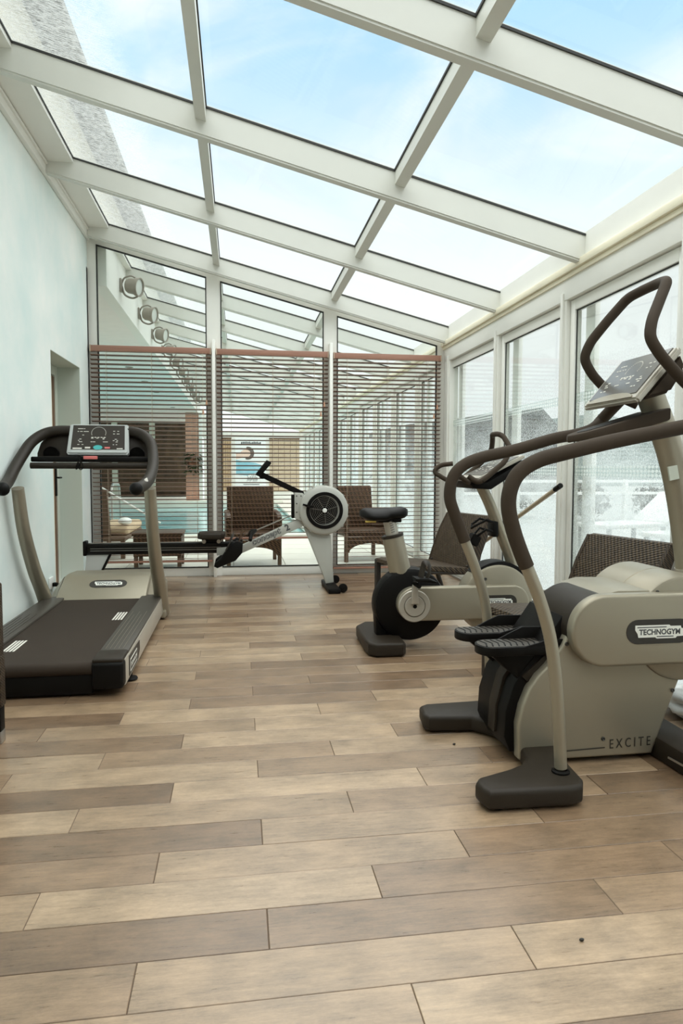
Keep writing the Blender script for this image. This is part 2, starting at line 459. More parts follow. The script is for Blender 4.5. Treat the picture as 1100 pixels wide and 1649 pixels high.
def obox(bm, o, u, v, w, bev=0):
    """Box with corner o and edge vectors u, v, w."""
    o, u, v, w = map(Vector, (o, u, v, w))
    vs_ = [bm.verts.new(o + u * a + v * b + w * c) for a in (0, 1) for b in (0, 1) for c in (0, 1)]
    F = [(0, 1, 3, 2), (4, 6, 7, 5), (0, 4, 5, 1), (2, 3, 7, 6), (0, 2, 6, 4), (1, 5, 7, 3)]
    fs = [bm.faces.new([vs_[i] for i in f]) for f in F]
    if bev: bmesh.ops.bevel(bm, geom=list({e for f in fs for e in f.edges}), offset=bev, segments=2, affect='EDGES')
    return bm

def oprism(bm, poly, o, u, v, depth, bev=0):
    """Extrude poly (2D in basis u,v at o) by depth along u x v."""
    o, u, v = Vector(o), Vector(u).normalized(), Vector(v).normalized(); w = u.cross(v)
    A = [bm.verts.new(o + u * p[0] + v * p[1]) for p in poly]; B = [bm.verts.new(o + u * p[0] + v * p[1] + w * depth) for p in poly]
    n = len(poly); fa = bm.faces.new(A[::-1]); fb = bm.faces.new(B)
    for i in range(n): bm.faces.new((A[i], A[(i + 1) % n], B[(i + 1) % n], B[i]))
    if bev: bmesh.ops.bevel(bm, geom=list(fb.edges), offset=bev, segments=2, affect='EDGES')
    return bm

def text_bm(s, size, o, u, v, depth=.001, spacing=1.0, offset=0, shear=0, align='LEFT', width=None):
    c = bpy.data.curves.new('lettering', 'FONT'); c.body = s; c.size = size; c.space_character = spacing
    c.offset = offset; c.shear = shear; c.align_x = align; c.extrude = 0; c.resolution_u = 3
    ob = bpy.data.objects.new('lettering', c); COL.objects.link(ob)
    dg = bpy.context.evaluated_depsgraph_get(); dg.update()
    me = ob.evaluated_get(dg).to_mesh(); bm = new_bm(); bm.from_mesh(me)
    ob.evaluated_get(dg).to_mesh_clear(); bpy.data.objects.remove(ob); bpy.data.curves.remove(c)
    o, u, v = Vector(o), Vector(u).normalized(), Vector(v).normalized(); w = u.cross(v)
    if width:
        xs = [q.co.x for q in bm.verts]; k = width / (max(xs) - min(xs)); x0 = min(xs)
        for q in bm.verts: q.co.x = (q.co.x - x0) * k
    r = bmesh.ops.extrude_face_region(bm, geom=bm.faces[:])
    for q in bm.verts: q.tag = False
    for g in r['geom']:
        if isinstance(g, bmesh.types.BMVert): g.tag = True
    for q in bm.verts:
        d = depth if q.tag else 0
        q.co = o + u * q.co.x + v * q.co.y + w * d
    return bm

# ================================================================== THE ROOM
XL, XR, YB, Y0 = -1.47, 2.2, 7.27, -1.6
PITCHY = 1.452
def zg(x): return 3.165 - .2544 * x          # underside of the roof glass
def zb(x): return 3.012 - .2544 * x          # underside of the rafters

# ---- floor: planks 0.89 x 0.151 laid in a three-row stagger
floor = struct('floor')
bm = new_bm(); box(bm, XL, XR + .1, Y0, YB + .08, -.06, -.0025); finish('screed', bm, 'floor_gap', floor)
PL, PW = .89, .1513
LT, ML, MD, DM, DK = (204, 184, 160), (188, 167, 143), (172, 150, 127), (154, 131, 109), (133, 111, 91)
TONE = {(0, 0): LT, (0, -1): ML, (1, -2): MD, (1, -1): ML, (1, 0): LT, (2, -1): DK, (2, 0): DM, (2, 1): MD, (3, -2): ML, (3, -1): LT, (3, 0): DM,
        (4, -2): DM, (4, -1): ML, (4, 0): DM, (4, 1): LT, (5, -1): DK, (5, 0): ML, (5, 1): DM, (6, -2): LT, (6, -1): ML, (6, 0): MD, (6, 1): DK,
        (7, -2): DK, (7, -1): LT, (7, 0): ML, (8, -2): MD, (8, -1): LT, (8, 0): MD, (9, -2): LT, (9, -1): MD, (9, 0): LT, (10, -2): DM, (10, -1): LT, (10, 0): MD,
        (11, -1): ML, (11, 0): LT, (12, -1): LT, (12, 0): ML, (13, -1): DM, (13, 0): LT}
pm = {}
def plank_mesh(x0, x1, y0, y1):
    key = (round(x1 - x0, 3), round(y1 - y0, 3))
    if key not in pm:
        b_ = new_bm(); w_, d_ = (x1 - x0) / 2, (y1 - y0) / 2
        box(b_, -w_, w_, -d_, d_, -.012, 0)
        bmesh.ops.bevel(b_, geom=[e for e in b_.edges if e.verts[0].co.z > -.001 and e.verts[1].co.z > -.001], offset=.0012, segments=1, affect='EDGES')
        me = bpy.data.meshes.new('plank'); b_.to_mesh(me); b_.free(); me.materials.append(M['plank']); pm[key] = me
    return pm[key]
rk = random.Random(3)
k0 = -18
y_first = 1.247
for k in range(k0, 42):
    ya = y_first + k * PW; yb = min(ya + PW, YB)
    if ya > YB - .02 or ya < Y0: continue
    off = [.365, .655, .064][k % 3]
    j = -4
    while True:
        xa = off + j * PL; xb = xa + PL
        jj = j + (0 if k % 3 == 0 else (1 if k % 3 == 1 else 0)); j += 1
        if xa >= XR: break
        xa, xb = max(xa, XL), min(xb, XR)
        if xb - xa < .02: continue
        kk = jj - 1 if k % 3 == 1 else jj
        tone = TONE.get((k, kk)) or rk.choice([LT, ML, ML, MD, MD, DM, DM, DK])
        o = piece('plank', plank_mesh(xa + .0011, xb - .0011, ya + .0011, yb - .0011), floor, ((xa + xb) / 2, (ya + yb) / 2, rk.uniform(-.0006, .0002)))
        jit = rk.uniform(.95, 1.05); c = lin(tuple(v * .74 + m_ * .26 for v, m_ in zip(tone, (177, 156, 132))))
        jit *= .53; o.color = (c[0] * jit * 1.09, c[1] * jit * .975, c[2] * jit * .85, 1)

# ---- left wall with the door recess
wl = struct('wall_left')
DY0, DY1, DZ = 5.82, 6.84, 2.06
bm = new_bm()
zt = 3.52
box(bm, XL - .3, XL, Y0, DY0, 0, zt); box(bm, XL - .3, XL, DY1, YB + .1, 0, zt); box(bm, XL - .3, XL, DY0, DY1, DZ, zt)
finish('plaster', bm, 'wall', wl)
bm = new_bm(); box(bm, XL - .27, XL - .001, DY1 - .004, DY1, 0, DZ); box(bm, XL - .27, XL - .001, DY0, DY0 + .004, 0, DZ); box(bm, XL - .27, XL - .001, DY0, DY1, DZ - .004, DZ)
finish('door_reveal', bm, 'recess', wl)
d1 = struct('door_1')
bm = new_bm(); xd = XL - .2
box(bm, xd - .06, xd, DY0 + .004, DY0 + .07, 0, DZ - .004, .004); box(bm, xd - .06, xd, DY1 - .09, DY1 - .004, 0, DZ - .004, .004); box(bm, xd - .06, xd, DY0 + .07, DY1 - .09, DZ - .09, DZ - .004, .004)
finish('door_frame', bm, 'frame_grey', d1)
bm = new_bm(); box(bm, xd - .05, xd - .012, DY0 + .075, DY1 - .16, .01, DZ - .1); finish('door_leaf', bm, 'door_leaf', d1)
bm = new_bm(); box(bm, xd - .05, xd - .006, DY1 - .16, DY1 - .092, .01, DZ - .1, .004); finish('door_edging', bm, 'door_brown', d1)
bm = new_bm(); box(bm, xd - .008, xd + .006, DY1 - .15, DY1 - .11, .86, 1.12, .003); finish('lock_plate', bm, 'black', d1)
bm = new_bm(); tube(bm, fillet([(xd, DY1 - .13, 1.03), (xd + .05, DY1 - .13, 1.03), (xd + .05, DY1 - .24, 1.03)], .02), .008, 10); finish('door_handle', bm, 'black', d1)
bm = new_bm(); lathe(bm, [(0, 0), (.15, 0), (.15, .008), (.12, .014), (0, .014)], (xd - .012, DY1 - .45, 1.46), (1, 0, 0), 32); finish('porthole', bm, 'door_brown', d1)
bm = new_bm(); box(bm, xd - .4, xd - .07, DY0 - .2, DY1 + .2, 0, 2.3); sfin('wall_beyond', bm, 'recess')

# ---- left wall head: trim and wall plate under the glass
bm = new_bm(); box(bm, XL, XL + .035, Y0, YB, 3.365, 3.43, .006); box(bm, XL, XL + .05, Y0, YB, 3.425, 3.445, .004); sfin('trim_1', bm, 'white')
ceil = struct('ceiling')
XE = 24.9
bm = new_bm(); prism(bm, [(XL - .05, 3.45), (-1.235, 3.45), (-1.235, zg(-1.235)), (XL - .05, zg(XL - .05))], 'Y', Y0, XE); finish('wall_plate', bm, 'white', ceil)

# ---- rafters
def rafter_mesh():
    b_ = new_bm(); x0, x1 = XL + .005, 2.215
    prism(b_, [(x0, zb(x0)), (x1, zb(x1)), (x1, zg(x1) + .02), (x0, zg(x0) + .02)], 'Y', 0, .065)
    b2 = [(x0, zb(x0) - .012), (x1, zb(x1) - .012), (x1, zb(x1)), (x0, zb(x0))]
    prism(b_, b2, 'Y', .006, .059)
    bmesh.ops.recalc_face_normals(b_, faces=b_.faces)
    me = bpy.data.meshes.new('rafter'); b_.to_mesh(me); b_.free(); me.materials.append(M['roof_white']); return me
RM = rafter_mesh()
RY = [4.22 + PITCHY * k for k in range(-4, 15)]
for y in RY: piece('rafter', RM, ceil, (0, y, 0))
# purlins between the rafters, panes, gaskets
def purlin_mesh(x, w=.062):
    b_ = new_bm(); zt_ = zg(x)
    prism(b_, [(x - w / 2, zt_ - .075 + .008), (x + w / 2, zt_ - .075 - .008), (x + w / 2, zg(x + w / 2) + .012), (x - w / 2, zg(x - w / 2) + .012)], 'Y', .065, PITCHY)
    bmesh.ops.recalc_face_normals(b_, faces=b_.faces)
    me = bpy.data.meshes.new('purlin'); b_.to_mesh(me); b_.free(); me.materials.append(M['roof_white']); return me
PX = [-.205, .985]
PMS = [purlin_mesh(x) for x in PX]
cols = [(-1.235, PX[0] - .031), (PX[0] + .031, PX[1] - .031), (PX[1] + .031, 2.215)]
def pane_mesh(x0, x1):
    b_ = new_bm(); t_ = .010
    prism(b_, [(x0 - .01, zg(x0 - .01) + .012), (x1 + .01, zg(x1 + .01) + .012), (x1 + .01, zg(x1 + .01) + .012 + t_), (x0 - .01, zg(x0 - .01) + .012 + t_)], 'Y', .05, PITCHY + .015)
    bmesh.ops.recalc_face_normals(b_, faces=b_.faces)
    me = bpy.data.meshes.new('pane'); b_.to_mesh(me); b_.free(); me.materials.append(M['roof_glass']); return me
def gasket_mesh(x0, x1):
    b_ = new_bm(); g = .007; h = .012
    def strip(xa, xb, ya, yb):
        v = [(xa, zg(xa)), (xb, zg(xb)), (xb, zg(xb) + h), (xa, zg(xa) + h)]
        prism(b_, v, 'Y', ya, yb)
    strip(x0, x0 + g, .065, PITCHY); strip(x1 - g, x1, .065, PITCHY)
    strip(x0 + g, x1 - g, .065, .065 + g); strip(x0 + g, x1 - g, PITCHY - g, PITCHY)
    bmesh.ops.recalc_face_normals(b_, faces=b_.faces)
    me = bpy.data.meshes.new('gasket'); b_.to_mesh(me); b_.free(); me.materials.append(M['gasket']); return me
PNS = [pane_mesh(*c) for c in cols]; GKS = [gasket_mesh(*c) for c in cols]
for y in RY[:-1]:
    for me in PMS: piece('purlin', me, ceil, (0, y, 0))
    for i in range(3):
        p = piece('pane', PNS[i], ceil, (0, y, 0))
        g = bpy.data.objects.new('gasket', GKS[i]); link(g, p)

# ---- house wall above the roof, seen through the wet panes
bm = new_bm(); box(bm, XL - .3, XL - .06, Y0, XE + 1, 3.54, 4.5); sfin('wall_upper', bm, 'cream_render')
bm = new_bm(); prism(bm, [(XL - .9, 4.95), (XL + .22, 4.5), (XL + .22, 4.56), (XL - .9, 5.6)], 'Y', Y0, XE + 1); sfin('roof_eave', bm, 'roof_tile')

# ---- right wall: eave beam, posts, sliding doors
wr = struct('wall_right')
bm = new_bm()
box(bm, 2.2, 2.34, Y0, XE, 2.262, 2.455, .004)
finish('eave_beam', bm, 'white', wr)
bm = new_bm(); box(bm, 2.2, 2.34, Y0, XE, 2.455, 2.63); finish('gutter_plate', bm, 'white', wr)
bm = new_bm(); box(bm, 2.165, 2.2, Y0, XE, 2.425, 2.475, .006); box(bm, 2.185, 2.2, Y0, XE, 2.395, 2.425, .003); finish('gutter_moulding', bm, 'cream', wr)
mull = [7.12, 5.755, 4.51, 3.2, 1.9, .6, -.7]
mull_far = [8.45 + 1.37 * i for i in range(12)]
b_ = new_bm(); box(b_, 2.205, 2.30, -.04, .04, 0, 2.262, .004); box(b_, 2.188, 2.21, -.018, .018, 0, 2.31, .003)
bmesh.ops.recalc_face_normals(b_, faces=b_.faces)
mm_ = bpy.data.meshes.new('mullion'); b_.to_mesh(mm_); b_.free(); mm_.materials.append(M['white'])
for y in mull + mull_far: piece('mullion', mm_, wr, (0, y, 0))
bm = new_bm(); box(bm, 2.19, 2.36, Y0, XE, -.02, .02, .004); finish('door_sill', bm, 'steel', wr)
bm = new_bm(); box(bm, 2.2, 2.3, 7.16, 7.36, 0, 2.262); finish('corner_post', bm, 'white', wr)
def sliding_door(i, y0, y1, bands=True):
    d = struct('door_%d' % i)
    b_ = new_bm(); s = .06
    box(b_, 2.235, 2.285, y0, y0 + s, .02, 2.255, .003); box(b_, 2.235, 2.285, y1 - s, y1, .02, 2.255, .003)
    box(b_, 2.235, 2.285, y0 + s, y1 - s, .02, .095, .003); box(b_, 2.235, 2.285, y0 + s, y1 - s, 2.185, 2.255, .003)
    finish('sash', b_, 'white', d)
    b_ = new_bm(); g = .008
    box(b_, 2.247, 2.2535, y0 + s, y0 + s + g, .095, 2.185); box(b_, 2.247, 2.2535, y1 - s - g, y1 - s, .095, 2.185)
    box(b_, 2.247, 2.2535, y0 + s + g, y1 - s - g, .095, .095 + g); box(b_, 2.247, 2.2535, y0 + s + g, y1 - s - g, 2.185 - g, 2.185)
    finish('gasket', b_, 'gasket', d)
    b_ = new_bm(); box(b_, 2.254, 2.262, y0 + s, y1 - s, .095, 2.185); finish('pane', b_, 'door_glass', d)
    if bands:
        for z in (1.565, 1.075):
            b_ = new_bm(); box(b_, 2.2515, 2.253, y0 + s + .012, y1 - s - .012, z, z + .066); finish('etched_band', b_, 'dots', d)
    # meeting stile of the outer leaf, seen through the glass
    b_ = new_bm(); box(b_, 2.31, 2.345, y1 - .19, y1 - .07, .03, 2.25, .003); finish('outer_stile', b_, 'white', d)
ys = [7.16] + mull[1:]
sliding_door(2, 5.80, 7.16); sliding_door(3, 4.555, 5.71); sliding_door(4, 3.245, 4.465); sliding_door(5, 1.945, 3.155); sliding_door(6, .645, 1.855); sliding_door(7, -.655, .555)
yy = [7.36] + mull_far
for i in range(len(yy) - 1):
    sliding_door(8 + i, yy[i] + (.045 if i else 0), yy[i + 1] - .045, False)

# ---- unseen front wall behind the camera, coloured dark to cut its bounced light
bm = new_bm(); box(bm, XL - .3, 2.34, Y0 - .1, Y0, 0, 3.5); sfin('wall_front', bm, 'front_brown')

# ---- glazed partition
wb_ = struct('wall_back')
P1, P2 = (-.312, -.172), (.893, 1.033)
for a, b in ((XL, -1.385), (2.12, 2.2), P1, P2):
    bm = new_bm(); box(bm, a, b, YB, YB + .06, 0, zb(b) + .12); finish('post', bm, 'white', wb_)
for a, b in ((-1.385, P1[0]), (P1[1], P2[0]), (P2[1], 2.12)):
    bm = new_bm(); box(bm, a, b, YB, YB + .06, 0, .085, .002); finish('bottom_rail', bm, 'white', wb_)
bm = new_bm()
prism(bm, [(XL, zb(XL) - .03), (2.2, zb(2.2) - .03), (2.2, zb(2.2) + .13), (XL, zb(XL) + .13)], 'Y', YB + .002, YB + .06); finish('sloping_rail', bm, 'white', wb_)
for x in (-.242, .961):
    bm = new_bm(); box(bm, x - .016, x + .016, 7.165, YB, 0, 2.42, .002); finish('glazing_rib', bm, 'white', wb_)
for n_, (a, b) in enumerate(((-1.385, P1[0]), (P1[1], P2[0]), (P2[1], 2.12))):
    w_ = struct('window_%d' % (n_ + 1))
    bm = new_bm(); g = .011
    top = lambda x: zb(x) - .03
    box(bm, a, a + g, YB - .004, YB + .02, .085, top(a + g)); box(bm, b - g, b, YB - .004, YB + .02, .085, top(b)); box(bm, a + g, b - g, YB - .004, YB + .02, .085, .085 + g)
    prism(bm, [(a, top(a) - .012), (b, top(b) - .012), (b, top(b)), (a, top(a))], 'Y', YB - .004, YB + .02)
    finish('gasket', bm, 'gasket', w_)
    bm = new_bm(); prism(bm, [(a, .085), (b, .085), (b, top(b)), (a, top(a))], 'Y', YB + .026, YB + .034); finish('pane', bm, 'glass', w_)

# ================================================================== VENETIAN BLINDS
def blind(x0, x1, ztop, zbot, label):
    t = thing('venetian_blind', label, 'blind', ((x0 + x1) / 2, 7.225, ztop), 'brown venetian blinds on the glazed partition')
    b_ = new_bm(); box(b_, x0, x1, 7.19, 7.25, ztop - .058, ztop, .003); finish('headrail', b_, 'headrail', t)
    for xe in (x0 + .008, x1 - .008):
        b_ = new_bm(); box(b_, xe - .004, xe + .004, 7.186, 7.254, ztop - .062, ztop + .004); finish('end_bracket', b_, 'cord', t)
    w = (x1 - x0) / 2
    b_ = new_bm(); box(b_, -w + .006, w - .006, -.025, .025, -.002, .002)
    bmesh.ops.rotate(b_, verts=b_.verts, cent=(0, 0, 0), matrix=Matrix.Rotation(math.radians(-9), 3, 'X'))
    me = bpy.data.meshes.new('slat'); b_.to_mesh(me); b_.free(); me.materials.append(M['slat'])
    z = ztop - .095; i = 0; r = random.Random(int(x0 * 100))
    while z > zbot + .035:
        piece('slat', me, t, ((x0 + x1) / 2, 7.22, z), (r.uniform(-.02, .02), r.uniform(-.0015, .0015), 0)); z -= .0436
    b_ = new_bm(); box(b_, x0 + .006, x1 - .006, 7.195, 7.245, zbot, zbot + .02, .003); finish('bottom_rail', b_, 'headrail', t)
    n = 3
    for q in range(n):
        x = x0 + (x1 - x0) * (.13 + .74 * q / (n - 1))
        b_ = new_bm()
        for y in (7.193, 7.249): tube(b_, [(x, y, ztop - .05), (x, y, zbot + .01)], .0014, 6)
        finish('ladder_cord', b_, 'cord', t)
    for q, (dx, zz) in enumerate(((.05, ztop - .52), (.085, ztop - .62))):
        b_ = new_bm(); x = x1 - dx; tube(b_, [(x, 7.178, ztop - .05), (x, 7.178, zz)], .0013, 6); o = finish('pull_cord', b_, 'cord', t)
        b_ = new_bm(); lathe(b_, [(0, .0), (.006, -.004), (.011, -.04), (.011, -.05), (0, -.052)], (x, 7.178, zz), (0, 0, 1), 10); finish('tassel', b_, 'tassel', o)
    return t
blind(-1.45, -.265, 2.335, .155, 'brown venetian blind nearest the green wall, let down behind the treadmill')
bl2 = blind(-.22, .938, 2.332, .385, 'middle brown venetian blind, its bottom rail stopping well above the floor')
blind(.984, 2.152, 2.325, .055, 'brown venetian blind on the right, let down to the floor behind the bike saddle')

# ================================================================== POOL HALL BEYOND
pd = struct('pool_deck')
bm = new_bm(); box(bm, -9.0, 2.34, YB + .06, 11.75, -.5, -.012); finish('deck_slab', bm, 'grout', pd)
tm = {}
for ix in range(7):
    for iy in range(8):
        x0, y0 = -1.86 + ix * .6, YB + .07 + iy * .56
        x1, y1 = min(x0 + .592, 2.18), y0 + .552
        if y1 > 11.8: continue
        kx = round(x1 - x0, 3)
        if kx not in tm:
            b_ = new_bm(); box(b_, 0, x1 - x0, 0, y1 - y0, -.02, 0)
            me = bpy.data.meshes.new('tile'); b_.to_mesh(me); b_.free(); me.materials.append(M['tile']); tm[kx] = me
        piece('tile', tm[kx], pd, (x0, y0, 0))
bm = new_bm(); box(bm, -9.0, -1.87, YB + .06, 11.75, -.012, 0); box(bm, 1.25, 2.34, 11.75, XE, -.5, 0); box(bm, -9.0, 1.25, 22.0, XE, -.5, .01)
finish('deck_surround', bm, 'tile', pd)
bm = new_bm(); box(bm, -9.0, 1.25, 11.75, 22.0, -.6, -.09); sfin('pool_water', bm, 'water')
bm = new_bm(); box(bm, -9.0, 1.25, 11.55, 11.8, -.05, .012, .01); box(bm, 1.2, 1.45, 11.55, 22.1, -.05, .012, .01); box(bm, -9, 1.4, 21.95, 22.3, -.3, .10, .01); sfin('pool_coping', bm, 'tile')
bm = new_bm(); box(bm, -9, -1.41, YB + .1, XE, 2.955, 3.1); sfin('ceiling_pool', bm, 'soffit')
bm = new_bm(); box(bm, -1.42, -1.3, YB + .07, XE, 2.945, 3.5); sfin('fascia_beam', bm, 'plain_white')
bm = new_bm(); box(bm, -40, -9.0, -8, 60, -.3, -.03); sfin('unseen_bounce_ground', bm, 'terrace')  # unseen ground added to bounce daylight up onto the pool ceiling
bm = new_bm(); box(bm, -9.1, XL, YB - .05, YB + .08, 0, 3.1); sfin('wall_pool', bm, 'soffit')
# end wall: dark timber bays between pale posts on the left, white panels towards the right
we = struct('wall_end')
bm = new_bm(); box(bm, -9, -1.75, XE + .5, XE + .6, 0, 3.1); finish('timber_lining', bm, 'pool_wall', we)
bm = new_bm(); box(bm, -9, -1.75, XE + .1, XE + .5, 0, .1); box(bm, -9, -1.75, XE - .02, XE + .5, 2.72, 3.1); finish('lintel', bm, 'soffit', we)
for x in (-8.2, -6.9, -5.5, -4.25, -2.98):
    bm = new_bm(); box(bm, x - .09, x + .09, XE, XE + .14, .1, 2.72); finish('post', bm, 'frame_grey', we)
bm = new_bm(); box(bm, -9, -1.75, XE + .2, XE + .45, .35, .62); finish('bench_back', bm, 'wood_leg', we)
for b4 in ((-1.2, -.66, 0, 2.2), (-.66, 2.34, 0, .3), (-.24, -.1, .3, 2.2), (.98, 1.1, .3, 2.2), (2.18, 2.34, .3, 2.2)):
    bm = new_bm(); box(bm, b4[0], b4[1], XE, XE + .1, b4[2], b4[3]); finish('wall_panel', bm, 'plain_white', we)
bm = new_bm(); box(bm, -1.3, 2.34, XE, XE + .1, 2.2, 2.42); prism(bm, [(-1.3, 2.42), (-.7, 2.42), (-1.3, 3.2)], 'Y', XE, XE + .1); finish('end_header', bm, 'white', we)
bm = new_bm(); box(bm, -.66, 2.18, XE + .05, XE + .06, .3, 2.2); finish('pane', bm, 'glass', we)
# brick pier: courses of single bricks
bp = struct('brick_pier', (-1.5, 23.4, 0))
bm = new_bm(); box(bm, -1.71, -1.29, 23.3, 23.5, 0, 2.95); finish('mortar_core', bm, 'mortar', bp)
b_ = new_bm(); box(b_, 0, .20, 0, .04, 0, .062, .003, 1); me = bpy.data.meshes.new('brick'); b_.to_mesh(me); b_.free(); me.materials.append(M['brick'])
for c in range(40):
    z = .9 + c * .075 - .9
    if z > 2.87: break
    for q in range(2): piece('brick', me, bp, (-1.715 + q * .215 + (.0 if c % 2 else .0), 23.275, z + .006))
bm = new_bm(); box(bm, -1.27, -1.17, 23.2, 23.4, 0, 2.95); sfin('pier_post', bm, 'plain_white')

# floodlights on the fascia beam
def floodlight():
    y, z = 8.16, 3.165
    t = thing('floodlight', 'taupe floodlight on a curved yoke, first one seen past the partition glass', 'floodlight', (-1.3, y, z), 'floodlights along the fascia beam')
    b_ = new_bm(); box(b_, -1.3, -1.275, y - .045, y + .045, z - .075, z + .075, .012); finish('wall_plate', b_, 'lamp_grey', t)
    b_ = new_bm(); tube(b_, spline([(-1.28, y, z + .03), (-1.25, y, z + .085), (-1.18, y, z + .11), (-1.13, y, z + .09)], 6), .010, 8)
    tube(b_, spline([(-1.28, y, z - .01), (-1.25, y, z - .10), (-1.17, y, z - .135), (-1.11, y, z - .115)], 6), .011, 8); finish('yoke', b_, 'lamp_grey', t)
    ax = Vector((.93, -.30, -.16)).normalized(); c = Vector((-1.225, y + .015, z + .005)); k = .78
    b_ = new_bm(); lathe(b_, [(r_ * k, h_ * k) for r_, h_ in [(0, 0), (.085, .0), (.105, .03), (.112, .13), (.128, .14), (.128, .17), (.134, .175), (.134, .20), (.118, .20), (.112, .18)]], c, ax, 28); finish('lamp_housing', b_, 'lamp_grey', t)
    b_ = new_bm(); lathe(b_, [(0, .183 * k), (.113 * k, .179 * k), (.113 * k, .174 * k), (0, .174 * k)], c, ax, 28); finish('lens', b_, 'lens', t)
    return t
FL = floodlight()
def dup(root, delta, label):
    r = root.copy(); COL.objects.link(r); r.location = root.location + Vector(delta); r['label'] = label; BASE[r.name] = Vector(r.location)
    for ch in root.children:
        c = ch.copy(); COL.objects.link(c); c.parent = r
        for g in ch.children:
            d = g.copy(); COL.objects.link(d); d.parent = c
    return r
names = ['second', 'third', 'fourth', 'fifth', 'sixth', 'seventh', 'eighth', 'ninth', 'tenth']
for i, n_ in enumerate(names):
    dup(FL, (0, 1.42 * (i + 1), 0), 'taupe floodlight on the fascia beam, %s one back from the partition%s' % (n_, '' if i < 2 else ', seen between blind slats'))
for i in range(7):
    b_ = new_bm(); lathe(b_, [(0, 0), (.07, 0), (.075, -.008), (.06, -.014), (.05, .0)], (-1.95 - .0 * i, 8.9 + i * 2.1, 2.955), (0, 0, 1), 20)
    o = finish('recessed_downlight', b_, 'lamp_grey'); tag(o, ['round recessed downlight nearest the partition in the pool ceiling', 'second recessed downlight back in the pool ceiling', 'third recessed downlight back in the pool ceiling', 'fourth recessed downlight back in the pool ceiling', 'fifth recessed downlight back in the pool ceiling', 'sixth recessed downlight back in the pool ceiling', 'furthest recessed downlight in the pool ceiling'][i], 'downlight', 'downlights in the pool ceiling')

# banner and bamboo blinds on the end wall
t = thing('banner', 'white and pale blue banner showing a head lying in water, on the far end wall', 'banner', (.44, XE - .04, .33))
bm = new_bm(); box(bm, -.09, .975, XE - .05, XE - .04, .33, 2.19); finish('sheet', bm, 'poster', t)
bm = new_bm(); prism(bm, [(-.085, .9), (.3, .86), (.75, 1.0), (.93, 1.2), (.6, 1.32), (.25, 1.36), (-.085, 1.42)], 'Y', XE - .054, XE - .0505); finish('printed_water', bm, 'poster_blue', t)
bm = new_bm(); prism(bm, arc(.33, 1.66, .23, 100, -110, 20) + arc(.30, 1.65, .13, -110, 100, 16), 'Y', XE - .056, XE - .0545); finish('printed_hair', bm, 'hair', t)
bm = new_bm(); prism(bm, [(.27 + .19 * math.cos(a * PI / 12), 1.66 + .13 * math.sin(a * PI / 12)) for a in range(24)], 'Y', XE - .0555, XE - .0505); prism(bm, [(-.085, 1.44), (.16, 1.5), (.2, 1.62), (-.085, 1.66)], 'Y', XE - .0552, XE - .0505); finish('printed_face', bm, 'skin', t)
bm = new_bm(); r = random.Random(5)
for i in range(13): box(bm, .1 + i * .055, .14 + i * .055, XE - .053, XE - .0505, 1.99 + (0 if i else -.01), 2.05 + r.uniform(-.01, .02))
finish('printed_heading', bm, 'ink', t)
bm = new_bm()
for i in range(7): 
    x = .3 + i * .055; tube(bm, spline([(x, XE - .052, .68 + r.uniform(-.04, .02)), (x + .03, XE - .052, .78), (x + .01, XE - .052, .8 + r.uniform(0, .14)), (x + .05, XE - .052, .7)], 4), .006, 5)
box(bm, .17, .74, XE - .053, XE - .0505, .535, .56)
finish('printed_script', bm, 'ink', t)
def bamboo(x0, x1, m, label):
    t = thing('bamboo_blind', label, 'blind', ((x0 + x1) / 2, XE - .05, .3), 'bamboo blinds on the far end wall')
    b_ = new_bm(); n = 90
    for i in range(n):
        z = .33 + i * (1.86 / n); box(b_, x0, x1, XE - .06, XE - .045, z, z + .017)
    o = finish('reed_mat', b_, m, t); o['kind'] = 'stuff'
    b_ = new_bm(); box(b_, x0 - .01, x1 + .01, XE - .075, XE - .03, 2.16, 2.21, .004); finish('top_batten', b_, 'wood_leg', t)
    b_ = new_bm()
    for q in range(5):
        x = x0 + (x1 - x0) * (.1 + .2 * q); box(b_, x - .006, x + .006, XE - .063, XE - .06, .33, 2.18)
    finish('binding_cord', b_, 'wood_leg', t)
bamboo(1.1, 2.17, 'bamboo', 'pale bamboo blind to the right of the banner')
bamboo(-.64, -.25, 'bamboo_gold', 'narrow golden bamboo blind to the left of the banner')
# hanging plant on the pier
t = thing('hanging_plant', 'dark green trailing plant in a pot on the brick pier', 'plant', (-1.48, 23.1, 1.25))
bm = new_bm(); lathe(bm, [(0, 1.2), (.13, 1.2), (.18, 1.42), (.16, 1.42), (0, 1.4)], (-1.48, 23.08, 0), (0, 0, 1), 20); finish('pot', bm, 'pot', t)
bm = new_bm(); r = random.Random(2)
for i in range(260):
    a = r.uniform(0, 2 * PI); q = r.uniform(.05, .34); z = 1.36 + r.uniform(-.42, .26)
    c = Vector((-1.48 + q * math.cos(a), 23.05 + q * .5 * math.sin(a), z)); d = Vector((math.cos(a), math.sin(a), r.uniform(-1, .3))).normalized() * .14; s = Vector((-d.y, d.x, 0)).normalized() * .05
    v = [bm.verts.new(p) for p in (c, c + d * .5 + s, c + d, c + d * .5 - s)]; bm.faces.new(v)
o = finish('foliage', bm, 'leaf', t); o['kind'] = 'stuff'

